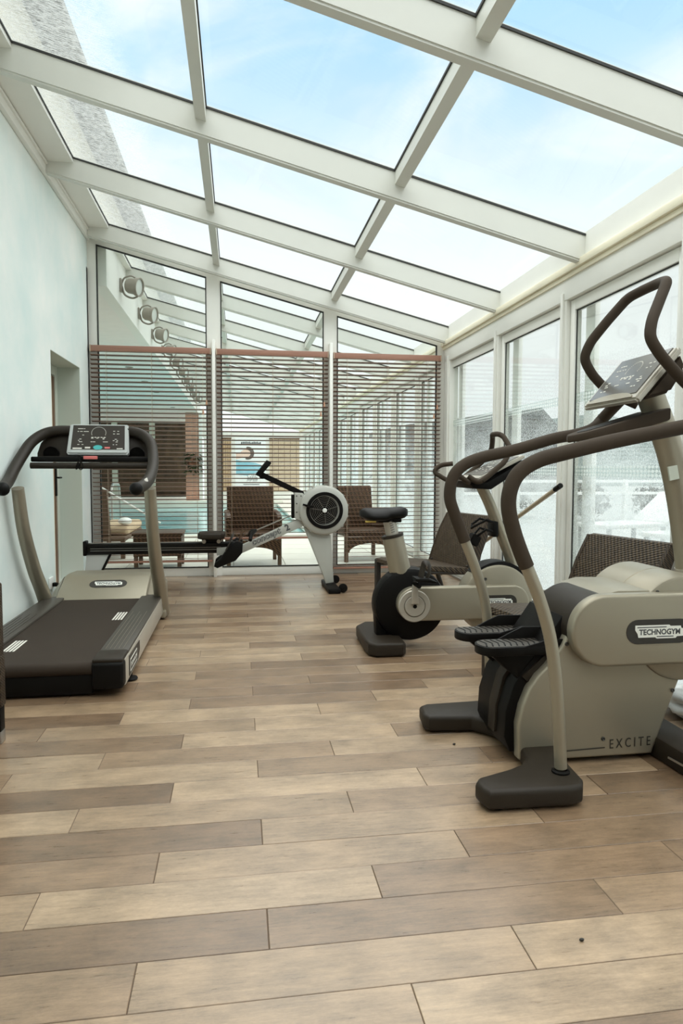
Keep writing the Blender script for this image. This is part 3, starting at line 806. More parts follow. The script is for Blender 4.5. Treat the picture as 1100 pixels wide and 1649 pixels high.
# rattan armchairs by the pool
def armchair(name, x, y, rot, label, m='rattan_pool', scale=1.0):
    t = thing(name, label, 'chair', (x, y, 0))
    Rm = Matrix.Rotation(rot, 4, 'Z'); T = Matrix.Translation((x, y, 0)) @ Rm @ Matrix.Scale(scale, 4)
    def fin(n_, b, mm):
        bmesh.ops.transform(b, matrix=T, verts=b.verts); return finish(n_, b, mm, t)
    # local: faces -Y, width along X
    b = new_bm(); prism(b, [(-.285, .30), (-.285, .885), (-.27, .9), (.27, .9), (.285, .885), (.285, .30)], 'Y', .24, .31, .01); 
    for v in b.verts: v.co.y += max(0, v.co.z - .35) * .18
    fin('backrest', b, m)
    b = new_bm(); box(b, -.28, .28, -.28, .27, .30, .375, .015); fin('seat', b, m)
    b = new_bm(); prism(b, [(-.3, .30), (-.3, .12)] + [(.26 * math.cos(a * PI / 12), .12 + .10 * math.sin(a * PI / 12)) for a in range(12, -1, -1)] + [(.3, .12), (.3, .30)], 'Y', -.31, -.28); fin('front_apron', b, m)
    for s in (-1, 1):
        b = new_bm(); prism(b, [(-.30, .34), (-.30, .56), (-.2, .6), (.2, .62), (.3, .62), (.3, .34)], 'X', s * .29 - .03, s * .29 + .03, .015); fin('armrest', b, m)
        for yy_ in (-.28, .27):
            b = new_bm(); box(b, s * .29 - .022, s * .29 + .022, yy_ - .022, yy_ + .022, 0, .34, .005); fin('leg', b, 'wood_leg')
    return t
armchair('rattan_armchair', .16, 8.2, .05, 'chestnut rattan armchair behind the rower beam, beyond the partition glass', scale=1.0)
armchair('rattan_armchair', 1.5, 8.45, .2, 'chestnut rattan armchair behind the right-hand blind, beside the rower wheel', scale=1.0)
# low rattan table
t = thing('rattan_table', 'low dark rattan side table on the pool deck, behind the rower rail', 'table', (-.895, 8.05, 0))
bm = new_bm(); box(bm, -1.17, -.62, 7.82, 8.28, .37, .40, .006); finish('table_top', bm, 'rattan_pool', t)
bm = new_bm(); box(bm, -1.155, -.635, 7.835, 8.265, .14, .37); finish('apron', bm, 'rattan_pool', t)
for x in (-1.13, -.66):
    for y in (7.86, 8.24):
        bm = new_bm(); box(bm, x - .022, x + .022, y - .022, y + .022, 0, .15, .004); finish('leg', bm, 'wood_leg', t)
# pool lounger with tan cushion, towel, pole
t = thing('pool_lounger', 'brown wooden pool lounger with raised back and tan cushion, beside the partition jamb', 'lounger', (-1.62, 9.2, 0))
bm = new_bm(); box(bm, -1.86, -1.38, 8.7, 10.2, .22, .28, .01); finish('frame', bm, 'wood_leg', t)
bm = new_bm(); prism(bm, [(8.75, .28), (8.82, .28), (8.62, .86), (8.55, .86)], 'X', -1.86, -1.56, .01); finish('backrest', bm, 'wood_leg', t)
bm = new_bm(); box(bm, -1.80, -1.36, 8.85, 10.1, .28, .40, .05, 3); finish('cushion', bm, 'cushion_tan', t)
for x in (-1.82, -1.42):
    for y in (8.8, 10.1):
        bm = new_bm(); box(bm, x - .025, x + .025, y - .03, y + .03, 0, .22); finish('leg', bm, 'wood_leg', t)
bm = new_bm(); ball(bm, (-1.42, 8.98, .452), .07, 14, (1.2, 1.6, .7)); tag(finish('folded_towel', bm, 'white_plastic'), 'white rolled towel on the tan lounger cushion', 'towel')
bm = new_bm(); tube(bm, [(-1.75, 9.05, .90), (-1.02, 9.3, .40)], .011, 8)
o = finish('cleaning_pole', bm, 'white_plastic'); tag(o, 'thin white pole slanting in front of the pool water behind the left blind', 'pole')
# step rail into the pool
t = thing('pool_handrail', 'slim steel handrail standing at the pool edge behind the left blind', 'handrail', (-2.05, 11.9, 0))
bm = new_bm(); tube(bm, fillet([(-2.05, 11.68, 0), (-2.05, 11.68, .85), (-2.05, 12.4, .85), (-2.05, 12.6, -.2)], .15), .02, 10); finish('rail', bm, 'steel', t)

# ================================================================== OUTSIDE, RIGHT
bm = new_bm(); box(bm, 2.36, 60, -8, 60, -.3, -.03); sfin('terrace', bm, 'terrace')
t = thing('garden_railing', 'white two-rail railing across the wet terrace outside the sliding doors', 'railing', (7, 14, 0))
bm = new_bm(); box(bm, 3.4, 14, 13.97, 14.03, .83, .89); finish('top_rail', bm, 'white_plastic', t)
bm = new_bm(); box(bm, 3.4, 14, 13.97, 14.03, .57, .63); finish('middle_rail', bm, 'white_plastic', t)
for i in range(8):
    x = 3.9 + i * 1.49; bm = new_bm(); box(bm, x - .04, x + .04, 13.95, 14.05, -.03, .9); finish('post', bm, 'white_plastic', t)
bm = new_bm(); r = random.Random(9); n = 40
top = [bm.verts.new((17 + 2.6 * i, 62 + 4 * math.sin(i * .7), 1.2 + 3.1 + 1.5 * math.sin(i * .33 + .4) + .5 * math.sin(i * 1.3) + .05 * i)) for i in range(n)]
bot = [bm.verts.new((17 + 2.6 * i, 44, -.1)) for i in range(n)]; bk = [bm.verts.new((17 + 2.6 * i, 90, -.1)) for i in range(n)]
for i in range(n - 1): bm.faces.new((bot[i], bot[i + 1], top[i + 1], top[i])); bm.faces.new((top[i], top[i + 1], bk[i + 1], bk[i]))
sfin('hillside', bm, 'hill')
t = thing('gabled_house', 'grey slate-roofed house standing beyond the terrace outside the doors', 'house', (11.5, 31, 0))
bm = new_bm(); prism(bm, [(7.2, -.03), (14.7, -.03), (14.7, 2.5), (13.55, 3.5), (7.2, 2.9)], 'Y', 30.2, 36); finish('walls', bm, 'house_wall', t)
bm = new_bm(); prism(bm, [(6.9, 2.78), (13.55, 3.66), (15.0, 2.2), (15.1, 2.36), (13.58, 3.9), (6.9, 3.0)], 'Y', 29.7, 36.4); finish('roof', bm, 'house_roof', t)
bm = new_bm(); prism(bm, [(7.4, 1.2), (14.5, 1.2), (14.5, 2.3), (13.5, 3.3), (7.4, 2.7)], 'Y', 30.0, 30.2); finish('slate_cladding', bm, 'house_roof', t)
def bush(x, y, r0, h, label):
    t = thing('garden_bush', label, 'bush', (x, y, 0), 'bushes on the terrace')
    b_ = new_bm(); r = random.Random(int(x * 10))
    for i in range(420):
        d = Vector((r.gauss(0, 1), r.gauss(0, 1), r.gauss(0, 1))).normalized(); q = r.uniform(.55, 1)
        c = Vector((x + d.x * r0 * q, y + d.y * r0 * q, h * .5 + d.z * h * .5 * q)); e = Vector((r.gauss(0, 1), r.gauss(0, 1), r.gauss(0, 1))).normalized() * .11; f = e.cross(d).normalized() * .05
        b_.faces.new([b_.verts.new(p) for p in (c, c + e * .5 + f, c + e, c + e * .5 - f)])
    o = finish('foliage', b_, 'hedge', t); o['kind'] = 'stuff'
    b_ = new_bm(); tube(b_, [(x, y, -.03), (x, y, h * .6)], .03, 6); finish('stem', b_, 'wood_leg', t)
bush(7.75, 14.6, .55, .85, 'brown-green bush behind the railing, left of the stepper column')
bush(9.6, 14.7, .6, .8, 'brown-green bush behind the railing, half hidden by the stepper column')
bush(6.3, 15.6, .6, .8, 'brown-green bush behind the railing, seen through the middle sliding door')
def lounger_out(x, y, rot, label):
    t = thing('sun_lounger', label, 'lounger', (x, y, 0), 'white loungers on the terrace')
    T = Matrix.Translation((x, y, 0)) @ Matrix.Rotation(rot, 4, 'Z')
    def fin(n_, b, m):
        bmesh.ops.transform(b, matrix=T, verts=b.verts); finish(n_, b, m, t)
    b = new_bm(); box(b, -.9, .35, -.32, .32, .27, .33, .02); fin('bed', b, 'sling')
    b = new_bm(); prism(b, [(.33, .28), (.95, .72), (.92, .77), (.31, .34)], 'Y', -.32, .32, .015); fin('backrest', b, 'sling')
    for xx in (-.8, .3):
        for yy_ in (-.27, .27):
            b = new_bm(); box(b, xx - .025, xx + .025, yy_ - .025, yy_ + .025, -.03, .28); fin('leg', b, 'dark_leg')
lounger_out(5.9, 9.6, .3, 'white lounger on the wet terrace nearest the railing')
lounger_out(6.0, 8.0, .2, 'white lounger on the wet terrace nearest the doors')
bm = new_bm(); ball(bm, (2.19, 4.45, 2.655), .05, 14, (1.5, 1.1, .5)); ball(bm, (2.13, 4.52, 2.67), .035, 12, (1.3, 1, .5)); ball(bm, (2.2, 4.36, 2.652), .03, 10, (1.5, 1, .5))
tag(finish('leaf_clump', bm, 'lamp_grey'), 'grey clump of wet leaves lying on the roof glass above the eave', 'leaves')
# ================================================================== LOGO BADGE (pill with white lettered plate)
def badge(parent, o, u, v, w, h, label=True):
    """o: centre on the surface, u along the writing, v up; w, h of the pill."""
    o, u, v = Vector(o), Vector(u).normalized(), Vector(v).normalized(); n = u.cross(v)
    r = h / 2; b_ = new_bm()
    oprism(b_, arc(-w / 2 + r, 0, r, 90, 270, 12) + arc(w / 2 - r, 0, r, -90, 90, 12), o, u, v, .0025)
    p = finish('logo_pill', b_, 'badge_dark', parent)
    pw = w * .37; ph = h * .27
    # jagged-ended plate behind the lettering
    pl = [(-pw, ph), (pw * .42, ph), (pw * .48, ph * .8), (pw * .9, ph * .8), (pw * .93, ph * .45), (pw * 1.0, ph * .4), (pw * 1.02, -ph * .75), (pw * .75, -ph * .8), (pw * .7, -ph * 1.05), (-pw * .1, -ph * 1.05), (-pw * .16, -ph * .85), (-pw * .86, -ph * .85), (-pw * .9, -ph * .3), (-pw * 1.0, ph * .3)]
    b_ = new_bm(); oprism(b_, pl, o + n * .0025, u, v, .0012); finish('logo_plate', b_, 'badge_white', p)
    b_ = text_bm('TECHNOGYM', ph * 1.15, o + n * .0037 - u * pw * .84 - v * ph * .42, u, v, .0006, width=pw * 1.72, offset=ph * .035)
    oprism(b_, [(-pw * .92, ph * .62), (pw * .3, ph * .62), (pw * .3, ph * .76), (-pw * .92, ph * .76)], o + n * .0036, u, v, .0006)
    oprism(b_, [(-pw * .1, -ph * .82), (pw * .6, -ph * .82), (pw * .6, -ph * .68), (-pw * .1, -ph * .68)], o + n * .0036, u, v, .0006)
    finish('logo_lettering', b_, 'ink', p)
    return p
def screws(parent, pts, ax=(0, -1, 0), r=.008):
    for p in pts:
        b_ = new_bm(); lathe(b_, [(0, .0), (r, 0), (r, .002), (r * .7, .004), (r * .35, .0015), (0, .0015)], p, ax, 12); finish('screw', b_, 'badge_dark', parent)
def screen_print(parent, o, u, v, w, h, seed=1):
    """Small printed marks on a display: dial of ticks, rows of dashes, arrows."""
    o, u, v = Vector(o), Vector(u).normalized(), Vector(v).normalized()
    b_ = new_bm(); r = random.Random(seed)
    def q(cx, cy, a, b): oprism(b_, [(cx - a, cy - b), (cx + a, cy - b), (cx + a, cy + b), (cx - a, cy + b)], o, u, v, .0008)
    for i in range(22):
        a = math.radians(-20 + 220 * i / 21); q(.0 + math.cos(a) * w * .14, h * .18 + math.sin(a) * w * .13, w * .006, h * .01)
    for row, xs in ((.36, (-.38, -.33, -.28)), (.24, (-.40, -.34, -.27, -.22)), (.08, (-.3,)), (-.06, (-.12, .1, -.02)), (-.22, (-.36, -.33, -.13, -.08, .12, .16, .36)), (-.34, (-.38, -.3, .3, .36)), (.26, (.3, .38)), (.14, (.3, .38)), (-.1, (-.35, .34, .1)), (-.16, (-.38, .3, .37))):
        for x in xs: q(x * w, row * h, w * r.uniform(.012, .028), h * .012)
    for x in (-.12, -.06, 0, .06, .12): q(x * w, -.02 * h, w * .02, h * .014)
    finish('screen_print', b_, 'print', parent)['kind'] = 'stuff'

# ================================================================== STEPPER (foreground right)
st = thing('stepper', 'large silver-grey step machine with two long curved handrails, nearest the camera', 'exercise machine', (1.25, 2.6, 0))
foot = [(.785, 2.11), (.80, 2.078), (1.08, 2.07), (1.125, 2.085), (1.15, 2.13), (1.16, 2.25), (1.19, 2.40), (1.19, 2.82), (1.17, 2.91), (1.10, 2.945), (.82, 2.93), (.785, 2.905), (.772, 2.80), (.79, 2.765), (.97, 2.745), (1.03, 2.68), (1.05, 2.56), (1.045, 2.42), (1.03, 2.33), (.99, 2.275), (.93, 2.24), (.80, 2.19), (.78, 2.16)]
bm = new_bm(); prism(bm, foot, 'Z', .008, .076, .018, 3); finish('base', bm, 'rubber', st)
for x, y in ((.84, 2.13), (1.10, 2.15), (.84, 2.85), (1.12, 2.86)):
    bm = new_bm(); lathe(bm, [(0, 0), (.03, 0), (.03, .012), (0, .012)], (x, y, 0), (0, 0, 1), 16); finish('levelling_foot', bm, 'black', st)
bm = new_bm(); prism(bm, [(1.605, 2.09), (1.88, 2.06), (1.90, 2.30), (1.86, 2.40), (1.75, 2.44), (1.75, 2.60), (1.56, 2.60), (1.59, 2.42)], 'Z', 0, .088, .012); 
ff = finish('front_foot', bm, 'rubber', st)
bm = new_bm(); obox(bm, (1.580, 2.30, .045), (.022, -.17, 0), (-.004, 0, 0), (0, 0, .007)); finish('trim_strip', bm, 'steel', ff)
# body shell
side = [(1.035, .03), (1.031, .16)] + [(1.045, .23), (1.07, .293), (1.105, .345), (1.144, .382), (1.203, .46), (1.235, .53), (1.30, .60), (1.78, .60), (1.74, .44), (1.675, .283), (1.578, .02), (1.05, .02)]
bm = new_bm(); prism(bm, side, 'Y', 2.40, 2.455, .012, 3); finish('side_panel', bm, 'machine', st)
bm = new_bm(); prism(bm, side, 'Y', 2.745, 2.80, .012, 3); finish('side_panel', bm, 'machine', st)
core = [(1.02, .04), (.995, .10), (1.0, .20), (1.03, .30), (1.08, .37), (1.13, .43), (1.22, .56), (1.7, .58), (1.66, .3), (1.57, .03)]
bm = new_bm(); prism(bm, core, 'Y', 2.45, 2.75, .006); finish('rear_shroud', bm, 'black', st)
bm = new_bm(); prism(bm, [(.985, .09), (.99, .2), (1.018, .31), (1.07, .385), (1.085, .37), (1.04, .3), (1.01, .2), (1.0, .09)], 'Y', 2.53, 2.60, .004); finish('guide_strip', bm, 'rubber', st)
# flywheel housing
FC = (1.69, .512); FR = .205
bm = new_bm(); lathe(bm, [(0, 0), (FR - .012, 0), (FR - .003, .004), (FR, .012), (FR, .19), (FR - .003, .193), (FR - .003, .197), (FR, .2), (FR, .40), (FR - .01, .41), (0, .41)], (FC[0], 2.388, FC[1]), (0, 1, 0), 64); finish('flywheel_housing', bm, 'machine', st)
# crank drum and arm cover
AC = (1.345, .521); AR = .136
bm = new_bm(); lathe(bm, [(0, 0), (AR - .006, 0), (AR - .006, .30), (AR - .03, .36), (0, .37)], (AC[0], 2.385, AC[1] - .003), (0, 1, 0), 48); drum = finish('crank_drum', bm, 'rubber', st)
bm = new_bm(); prism(bm, capsule(AC[0], 1.80, AC[1], AR, 22), 'Y', 2.345, 2.40, .014, 4); cover = finish('arm_cover', bm, 'machine', st)
bm = new_bm(); prism(bm, [(1.35, .645), (1.75, .645), (1.75, .655), (1.52, .66), (1.42, .662)], 'Y', 2.40, 2.74, .004); finish('drum_top_cover', bm, 'machine', st)
badge(cover, (1.553, 2.345, AC[1] - .006), (1, 0, 0), (0, 0, 1), .262, .092)
bm = new_bm(); oprism(bm, [(0, 0), (.05, 0), (.05, .028), (0, .028)], (1.395, 2.455, .645), (1, .15, -.10), (0, 1, .05), .003); finish('rating_plate', bm, 'badge_white', st)
screws(st, [(1.215, 2.399, .465), (1.372, 2.399, .092), (1.655, 2.399, .268)])
screws(st, [(1.57, 2.387, .655)])
b_ = text_bm('EXCITE', .052, (1.40, 2.399, .052), (1, 0, .03), (0, 0, 1), .0008, spacing=1.55, width=.168)
oprism(b_, [(-.175, .004), (-.02, .004), (-.02, .008), (-.175, .008)], (1.40, 2.399, .052), (1, 0, .03), (0, 0, 1), .0008); finish('side_lettering', b_, 'badge_dark', st)
# handrails: metal post then foam grip
def handrail(y, pts, cut, k=1):
    pts = [(p[0] * k, 1.12 + (p[1] - 1.12) * k) + tuple(p[2:]) for p in pts]
    P = spline([(p[0], p[2] if len(p) > 2 else y * k, p[1]) for p in pts], 7)
    y *= k
    k = next(i for i, p in enumerate(P) if p.z > cut)
    b_ = new_bm(); tube(b_, P[:k + 1], .0215, 20); r_ = finish('handrail_post', b_, 'machine', st)
    b_ = new_bm(); tube(b_, [P[k] - (P[k + 1] - P[k]).normalized() * .004] + P[k:], .0255, 20); finish('foam_grip', b_, 'foam', r_)
    b_ = new_bm(); lathe(b_, [(.0215, .068), (.031, .068), (.031, .082), (.0215, .086)], (pts[0][0], y, 0), (0, 0, 1), 24); finish('collar', b_, 'black', r_)
handrail(2.25, [(1.128, .06), (1.118, .20), (1.101, .383), (1.075, .539), (1.028, .685), (.968, .821), (.936, .905), (.916, .985), (.921, 1.051), (.952, 1.108), (1.018, 1.149), (1.11, 1.175), (1.30, 1.219), (1.559, 1.270), (1.66, 1.29), (1.80, 1.31), (1.95, 1.30, 2.24), (1.98, 1.22, 2.40), (1.90, 1.02, 2.58)], .79, .97)
handrail(2.925, [(1.122, .06), (1.116, .20), (1.106, .38), (1.085, .539), (1.038, .685), (.982, .821), (.94, .925), (.918, 1.0), (.932, 1.083), (.98, 1.137), (1.067, 1.172), (1.222, 1.207), (1.392, 1.255), (1.51, 1.278), (1.585, 1.305), (1.64, 1.35, 2.90), (1.655, 1.43, 2.77)], .80, .985)
# column, console, arch handle, tray
bm = new_bm(); tube(bm, spline([(1.86, 2.6, .60), (1.845, 2.6, .75), (1.80, 2.6, 1.0), (1.745, 2.6, 1.2), (1.66, 2.6, 1.40), (1.625, 2.6, 1.475)], 8), .056, 24, ry=.045, side=(1, 0, 0)); colm = finish('console_column', bm, 'machine', st)
bm = new_bm(); tube(bm, [(1.857, 2.6, .70), (1.853, 2.6, .72)], .062, 24, ry=.052, side=(1, 0, 0)); finish('column_collar', bm, 'machine_light', colm)
bm = new_bm(); obox(bm, (1.752 - .030, 2.5545, 1.075), (-.012, 0, .055), (0, .008, 0), (.04, 0, .008)); finish('sticker', bm, 'frame_grey', colm)
A0, A1 = Vector((1.462, 0, 1.386)), Vector((1.632, 0, 1.583)); sl = (A1 - A0).normalized(); nrm = Vector((-sl.z, 0, sl.x))
bm = new_bm(); o = A0 + Vector((0, 2.405, 0)) - nrm * .055
hp = [(0, 0), (.255, .0), (.262, .01), (.262, .048), (.25, .055), (.01, .055), (0, .045)]
A = []
prof = [(0, .0), (.012, -.012), (.258, -.012), (.27, 0)]
obox(bm, A0 + Vector((0, 2.40, 0)) - nrm * .03, sl * .262, (0, .40, 0), nrm * .028, .008); cons = finish('console_frame', bm, 'machine_light', st)
bm = new_bm()
pts = [(A0 - nrm * .03 + sl * .01), (A1 - nrm * .03 - sl * .005), (A1 - nrm * .085 - sl * .03), (A0 - nrm * .10 + sl * .12)]
va = [bm.verts.new(p + Vector((0, 2.41, 0))) for p in pts]; vb = [bm.verts.new(p + Vector((0, 2.79, 0))) for p in pts]
bm.faces.new(va); bm.faces.new(vb[::-1])
for i in range(4): bm.faces.new((va[i], va[(i + 1) % 4], vb[(i + 1) % 4], vb[i]))
bmesh.ops.bevel(bm, geom=bm.edges[:], offset=.012, segments=2, affect='EDGES'); finish('console_back', bm, 'foam', cons)
bm = new_bm(); obox(bm, A0 + Vector((0, 2.425, 0)) + sl * .03 - nrm * .002, sl * .226, (0, .35, 0), nrm * .0035, .001); scr = finish('screen', bm, 'screen_grey', cons)
screen_print(scr, A0 + sl * .14 + Vector((0, 2.6, 0)) + nrm * .0015, (0, -1, 0), sl, .33, .2, 3)
bm = new_bm(); oprism(bm, [(-.17, 0), (.17, 0)] + [(.17 * math.cos(a * PI / 14), .035 * math.sin(a * PI / 14)) for a in range(1, 14)], A0 + sl * .008 + Vector((0, 2.6, 0)) - nrm * .001, (0, -1, 0), sl, .004); finish('lower_lip', bm, 'machine', cons)
H = [(1.72, .20, 1.40), (1.61, .25, 1.458), (1.53, .25, 1.535), (1.487, .243, 1.60), (1.505, .225, 1.665), (1.56, .185, 1.75), (1.622, .135, 1.838), (1.648, .05, 1.855)]
P = [(x, 2.6 + d, z) for x, d, z in H] + [(x, 2.6 - d, z) for x, d, z in H[::-1]]
bm = new_bm(); tube(bm, spline(fillet(P, .03, 3), 3), .0205, 18); finish('arch_handle', bm, 'foam', st)
bm = new_bm()
tp = [(1.30, 2.60), (1.325, 2.54), (1.40, 2.50), (1.52, 2.49), (1.67, 2.49), (1.67, 2.71), (1.52, 2.71), (1.40, 2.70), (1.325, 2.66)]
prism(bm, tp, 'Z', -.04, .010, .008, 2)
for v in bm.verts: v.co.z += 1.243 + (v.co.x - 1.30) * .295 + (.02 if v.co.z < 0 and v.co.x < 1.36 else 0)
tray = finish('tray', bm, 'foam', st)
bm = new_bm(); prism(bm, [(1.34, 2.60), (1.36, 2.56), (1.42, 2.54), (1.50, 2.535), (1.50, 2.665), (1.42, 2.66), (1.36, 2.64)], 'Z', .0105, .012)
for v in bm.verts: v.co.z += 1.243 + (v.co.x - 1.30) * .295
finish('tray_recess', bm, 'black', tray)
bm = new_bm(); tube(bm, [(1.66, 2.6, 1.33), (1.74, 2.6, 1.2)], .03, 12); finish('tray_arm', bm, 'foam', tray)
# pedals
def pedal(y, zt_):
    b_ = new_bm(); wd = .066
    out = [(1.24, y - wd)] + [(.97 - .0, y - wd)] + [(.945 + .055 * math.cos(math.radians(a)) * 1.0 - .0, y + wd * math.sin(math.radians(a))) for a in range(-100, -261, -16)] + [(.97, y + wd), (1.24, y + wd)]
    prism(b_, out, 'Z', zt_ - .034, zt_, .004); p = finish('pedal', b_, 'black', st)
    b_ = new_bm()
    prism(b_, [(1.235, y - wd + .008), (.97, y - wd + .008)] + [(.945 + .047 * math.cos(math.radians(a)), y + (wd - .008) * math.sin(math.radians(a))) for a in range(-100, -261, -16)] + [(.97, y + wd - .008), (1.235, y + wd - .008)], 'Z', zt_ - .001, zt_ + .0015); finish('tread_pad', b_, 'footrest', p)
    b_ = new_bm()
    for i in range(12):
        x = .915 + i * .024; prism(b_, [(x, y - wd + .02), (x + .005, y - wd + .02), (x + .018, y), (x + .005, y + wd - .02), (x, y + wd - .02), (x + .013, y)], 'Z', zt_ + .0014, zt_ + .0032)
    finish('tread_ridge', b_, 'black', p)
    for s, n_ in ((1, 'heel_guard'), (-1, 'toe_guard')):
        b_ = new_bm(); x0 = 1.0 if s > 0 else 1.06
        prof = [(x0, zt_ - .034), (1.245, zt_ - .034), (1.245, zt_ + .02), (1.21, zt_ + .045), (1.10, zt_ + .047), (1.05, zt_ + .025), (x0, zt_)] if s > 0 else [(x0, zt_ - .034), (1.245, zt_ - .034), (1.245, zt_ + .024), (1.15, zt_ + .024), (1.11, zt_ + .012), (x0, zt_)]
        prism(b_, prof, 'Y', y + s * wd - (.01 if s > 0 else -.002), y + s * wd + (.0 if s > 0 else .010), .002); finish(n_, b_, 'black', p)
    b_ = new_bm(); prism(b_, [(.935, zt_ - .034), (1.24, zt_ - .034), (1.20, zt_ - .09), (1.11, zt_ - .165), (1.08, zt_ - .16)], 'Y', y - .03, y + .03, .006); finish('pedal_arm', b_, 'black', p)
    b_ = new_bm(); prism(b_, [(1.06, zt_ - .12), (1.16, zt_ - .03), (1.20, zt_ - .06), (1.10, zt_ - .16)], 'Y', y - .045, y - .028, .003); finish('arm_cap', b_, 'rubber', p)
pedal(2.735, .447); pedal(2.485, .454)

# ================================================================== EXERCISE BIKE
bk = thing('exercise_bike', 'silver-grey upright exercise bike with black saddle and round wheel cover', 'exercise machine', (1.2, 4.2, 0))
bm = new_bm(); prism(bm, [(.752, 4.08), (.76, 3.99), (.80, 3.945), (.965, 3.945), (.985, 3.97), (.995, 4.35), (.97, 4.55), (.84, 4.56), (.765, 4.45)], 'Z', .004, .085, .016, 3); finish('rear_foot', bm, 'rubber', bk)
bm = new_bm(); prism(bm, [(1.60, 3.95), (1.78, 3.95), (1.80, 4.0), (1.80, 4.5), (1.6, 4.5)], 'Z', .004, .075, .014); finish('front_foot', bm, 'rubber', bk)
WC = (1.057, .276)
bm = new_bm(); lathe(bm, [(0, 0), (.20, 0), (.222, .012), (.23, .035), (.23, .11), (.222, .13), (0, .14)], (WC[0], 4.13, WC[1]), (0, 1, 0), 56); finish('wheel_cover', bm, 'black', bk)
bm = new_bm(); prism(bm, [(.845, .07), (.98, .07), (1.09, .05), (1.0, .14), (.88, .25), (.835, .24)], 'Y', 4.16, 4.25, .01); finish('rear_bracket', bm, 'black', bk)
bm = new_bm(); prism(bm, capsule(1.062, 1.70, .289, .105, 20), 'Y', 4.07, 4.135, .012, 3); arm = finish('frame_arm', bm, 'machine', bk)
bm = new_bm(); lathe(bm, [(.068, 0), (.095, .0), (.1, .006), (.1, .012), (.068, .012)], (1.062, 4.062, .28), (0, 1, 0), 40, True); finish('bearing_ring', bm, 'machine_light', arm)
bm = new_bm(); lathe(bm, [(0, 0), (.06, 0), (.064, .006), (.064, .02), (0, .02)], (1.062, 4.056, .28), (0, 1, 0), 36); crank = finish('crank_disc', bm, 'machine_light', bk)
bm = new_bm(); prism(bm, [(1.035, .30), (1.043, .42), (1.055, .435), (1.072, .432), (1.08, .30)], 'Y', 4.03, 4.058, .005); finish('crank_arm', bm, 'machine_light', crank)
bm = new_bm(); lathe(bm, [(0, 0), (.012, 0), (.012, .004), (0, .004)], (1.062, 4.053, .28), (0, 1, 0), 16); finish('axle_cap', bm, 'black', crank)
bm = new_bm(); prism(bm, [(1.03, .455), (1.16, .44), (1.165, .45), (1.11, .47), (1.035, .473)], 'Y', 3.93, 4.035, .006); ped = finish('pedal', bm, 'black', bk)
bm = new_bm(); lathe(bm, [(0, 0), (.014, 0), (.014, .12), (0, .12)], (1.055, 3.935, .425), (0, 1, 0), 12); finish('spindle', bm, 'black', ped)
bm = new_bm(); tube(bm, spline([(1.075, 3.985, .46), (1.09, 3.99, .52), (1.10, 3.985, .555), (1.125, 3.985, .55), (1.13, 3.985, .50), (1.115, 3.985, .465)], 5), .005, 8, ry=.028, side=(0, 0, 1)); finish('strap', bm, 'rubber', ped)
bm = new_bm(); prism(bm, [(.97, .105), (1.10, .09), (1.105, .105), (1.05, .125), (.98, .125)], 'Y', 4.33, 4.44, .006); prism(bm, [(1.04, .13), (1.048, .28), (1.075, .28), (1.078, .13)], 'Y', 4.285, 4.31, .004); finish('pedal', bm, 'black', bk)
badge(arm, (1.607, 4.07, .292), (1, 0, 0), (0, 0, 1), .228, .086)
bm = new_bm(); lathe(bm, [(0, 0), (.21, 0), (.226, .008), (.23, .025), (.23, .15), (.22, .17), (0, .175)], (1.62, 4.115, .289), (0, 1, 0), 56); finish('flywheel_housing', bm, 'machine', bk)
bm = new_bm(); prism(bm, arc(1.63, .30, .236, 20, 135, 20) + [(1.47, .455), (1.63, .505), (1.84, .38)], 'Y', 4.13, 4.28, .003); finish('top_guard', bm, 'black', bk)
screws(bk, [(1.53, 4.114, .43), (1.79, 4.114, .29)], r=.01)
# seat post and saddle
bm = new_bm(); ax_ = (Vector((.951, 0, .70)) - Vector((.998, 0, .49))).normalized(); sp0 = Vector((1.005, 4.2, .46))
lathe(bm, [(0, 0), (.069, 0), (.066, .245), (.06, .25), (0, .25)], sp0, ax_, 28); finish('seat_tube', bm, 'machine', bk)
bm = new_bm(); lathe(bm, [(.045, .24), (.069, .24), (.069, .256), (.045, .258)], sp0, ax_, 28, True); finish('clamp_ring', bm, 'rubber', bk)
bm = new_bm(); lathe(bm, [(0, .2), (.040, .2), (.040, .375), (0, .375)], sp0, ax_, 24); post = finish('seat_post', bm, 'machine_light', bk)
bm = new_bm()
for i in range(7):
    c = sp0 + ax_ * (.27 + i * .014); obox(bm, c + Vector((-.012, -.0408, 0)), (.022, 0, .008), (0, .002, 0), (0, 0, .003))
finish('height_scale', bm, 'ink', post)
bm = new_bm()
nst = 15; ring = []
for i in range(nst):
    t_ = i / (nst - 1); x = .745 + .30 * t_
    w = .115 * (1 - t_) ** .55 * (min(1, .35 + t_ * 6)) + .030 * min(1, t_ * 4) * (1 if t_ < .93 else (1 - (t_ - .93) * 9)) ; w = max(w, .012)
    zc_ = .835 + .022 * max(0, t_ - .45) + .010 * max(0, .2 - t_) * 5; th = .041 * min(1, .45 + t_ * 5) * (1 if t_ < .9 else 1 - (t_ - .9) * 5)
    ring.append([bm.verts.new((x, 4.2 + w * math.cos(a), zc_ + th * (math.sin(a) if math.sin(a) > 0 else math.sin(a) * .9) + (-.012 * abs(math.cos(a)) ** 2 * (1 if t_ < .55 else 0)))) for a in [2 * PI * j / 20 for j in range(20)]])
for i in range(nst - 1):
    for j in range(20): bm.faces.new((ring[i][j], ring[i][(j + 1) % 20], ring[i + 1][(j + 1) % 20], ring[i + 1][j]))
bm.faces.new(ring[0][::-1]); bm.faces.new(ring[-1])
sad = finish('saddle', bm, 'black', bk, smooth_angle=70)
bm = new_bm(); box(bm, .85, 1.0, 4.16, 4.24, .788, .812, .006); finish('saddle_clamp', bm, 'black', sad)
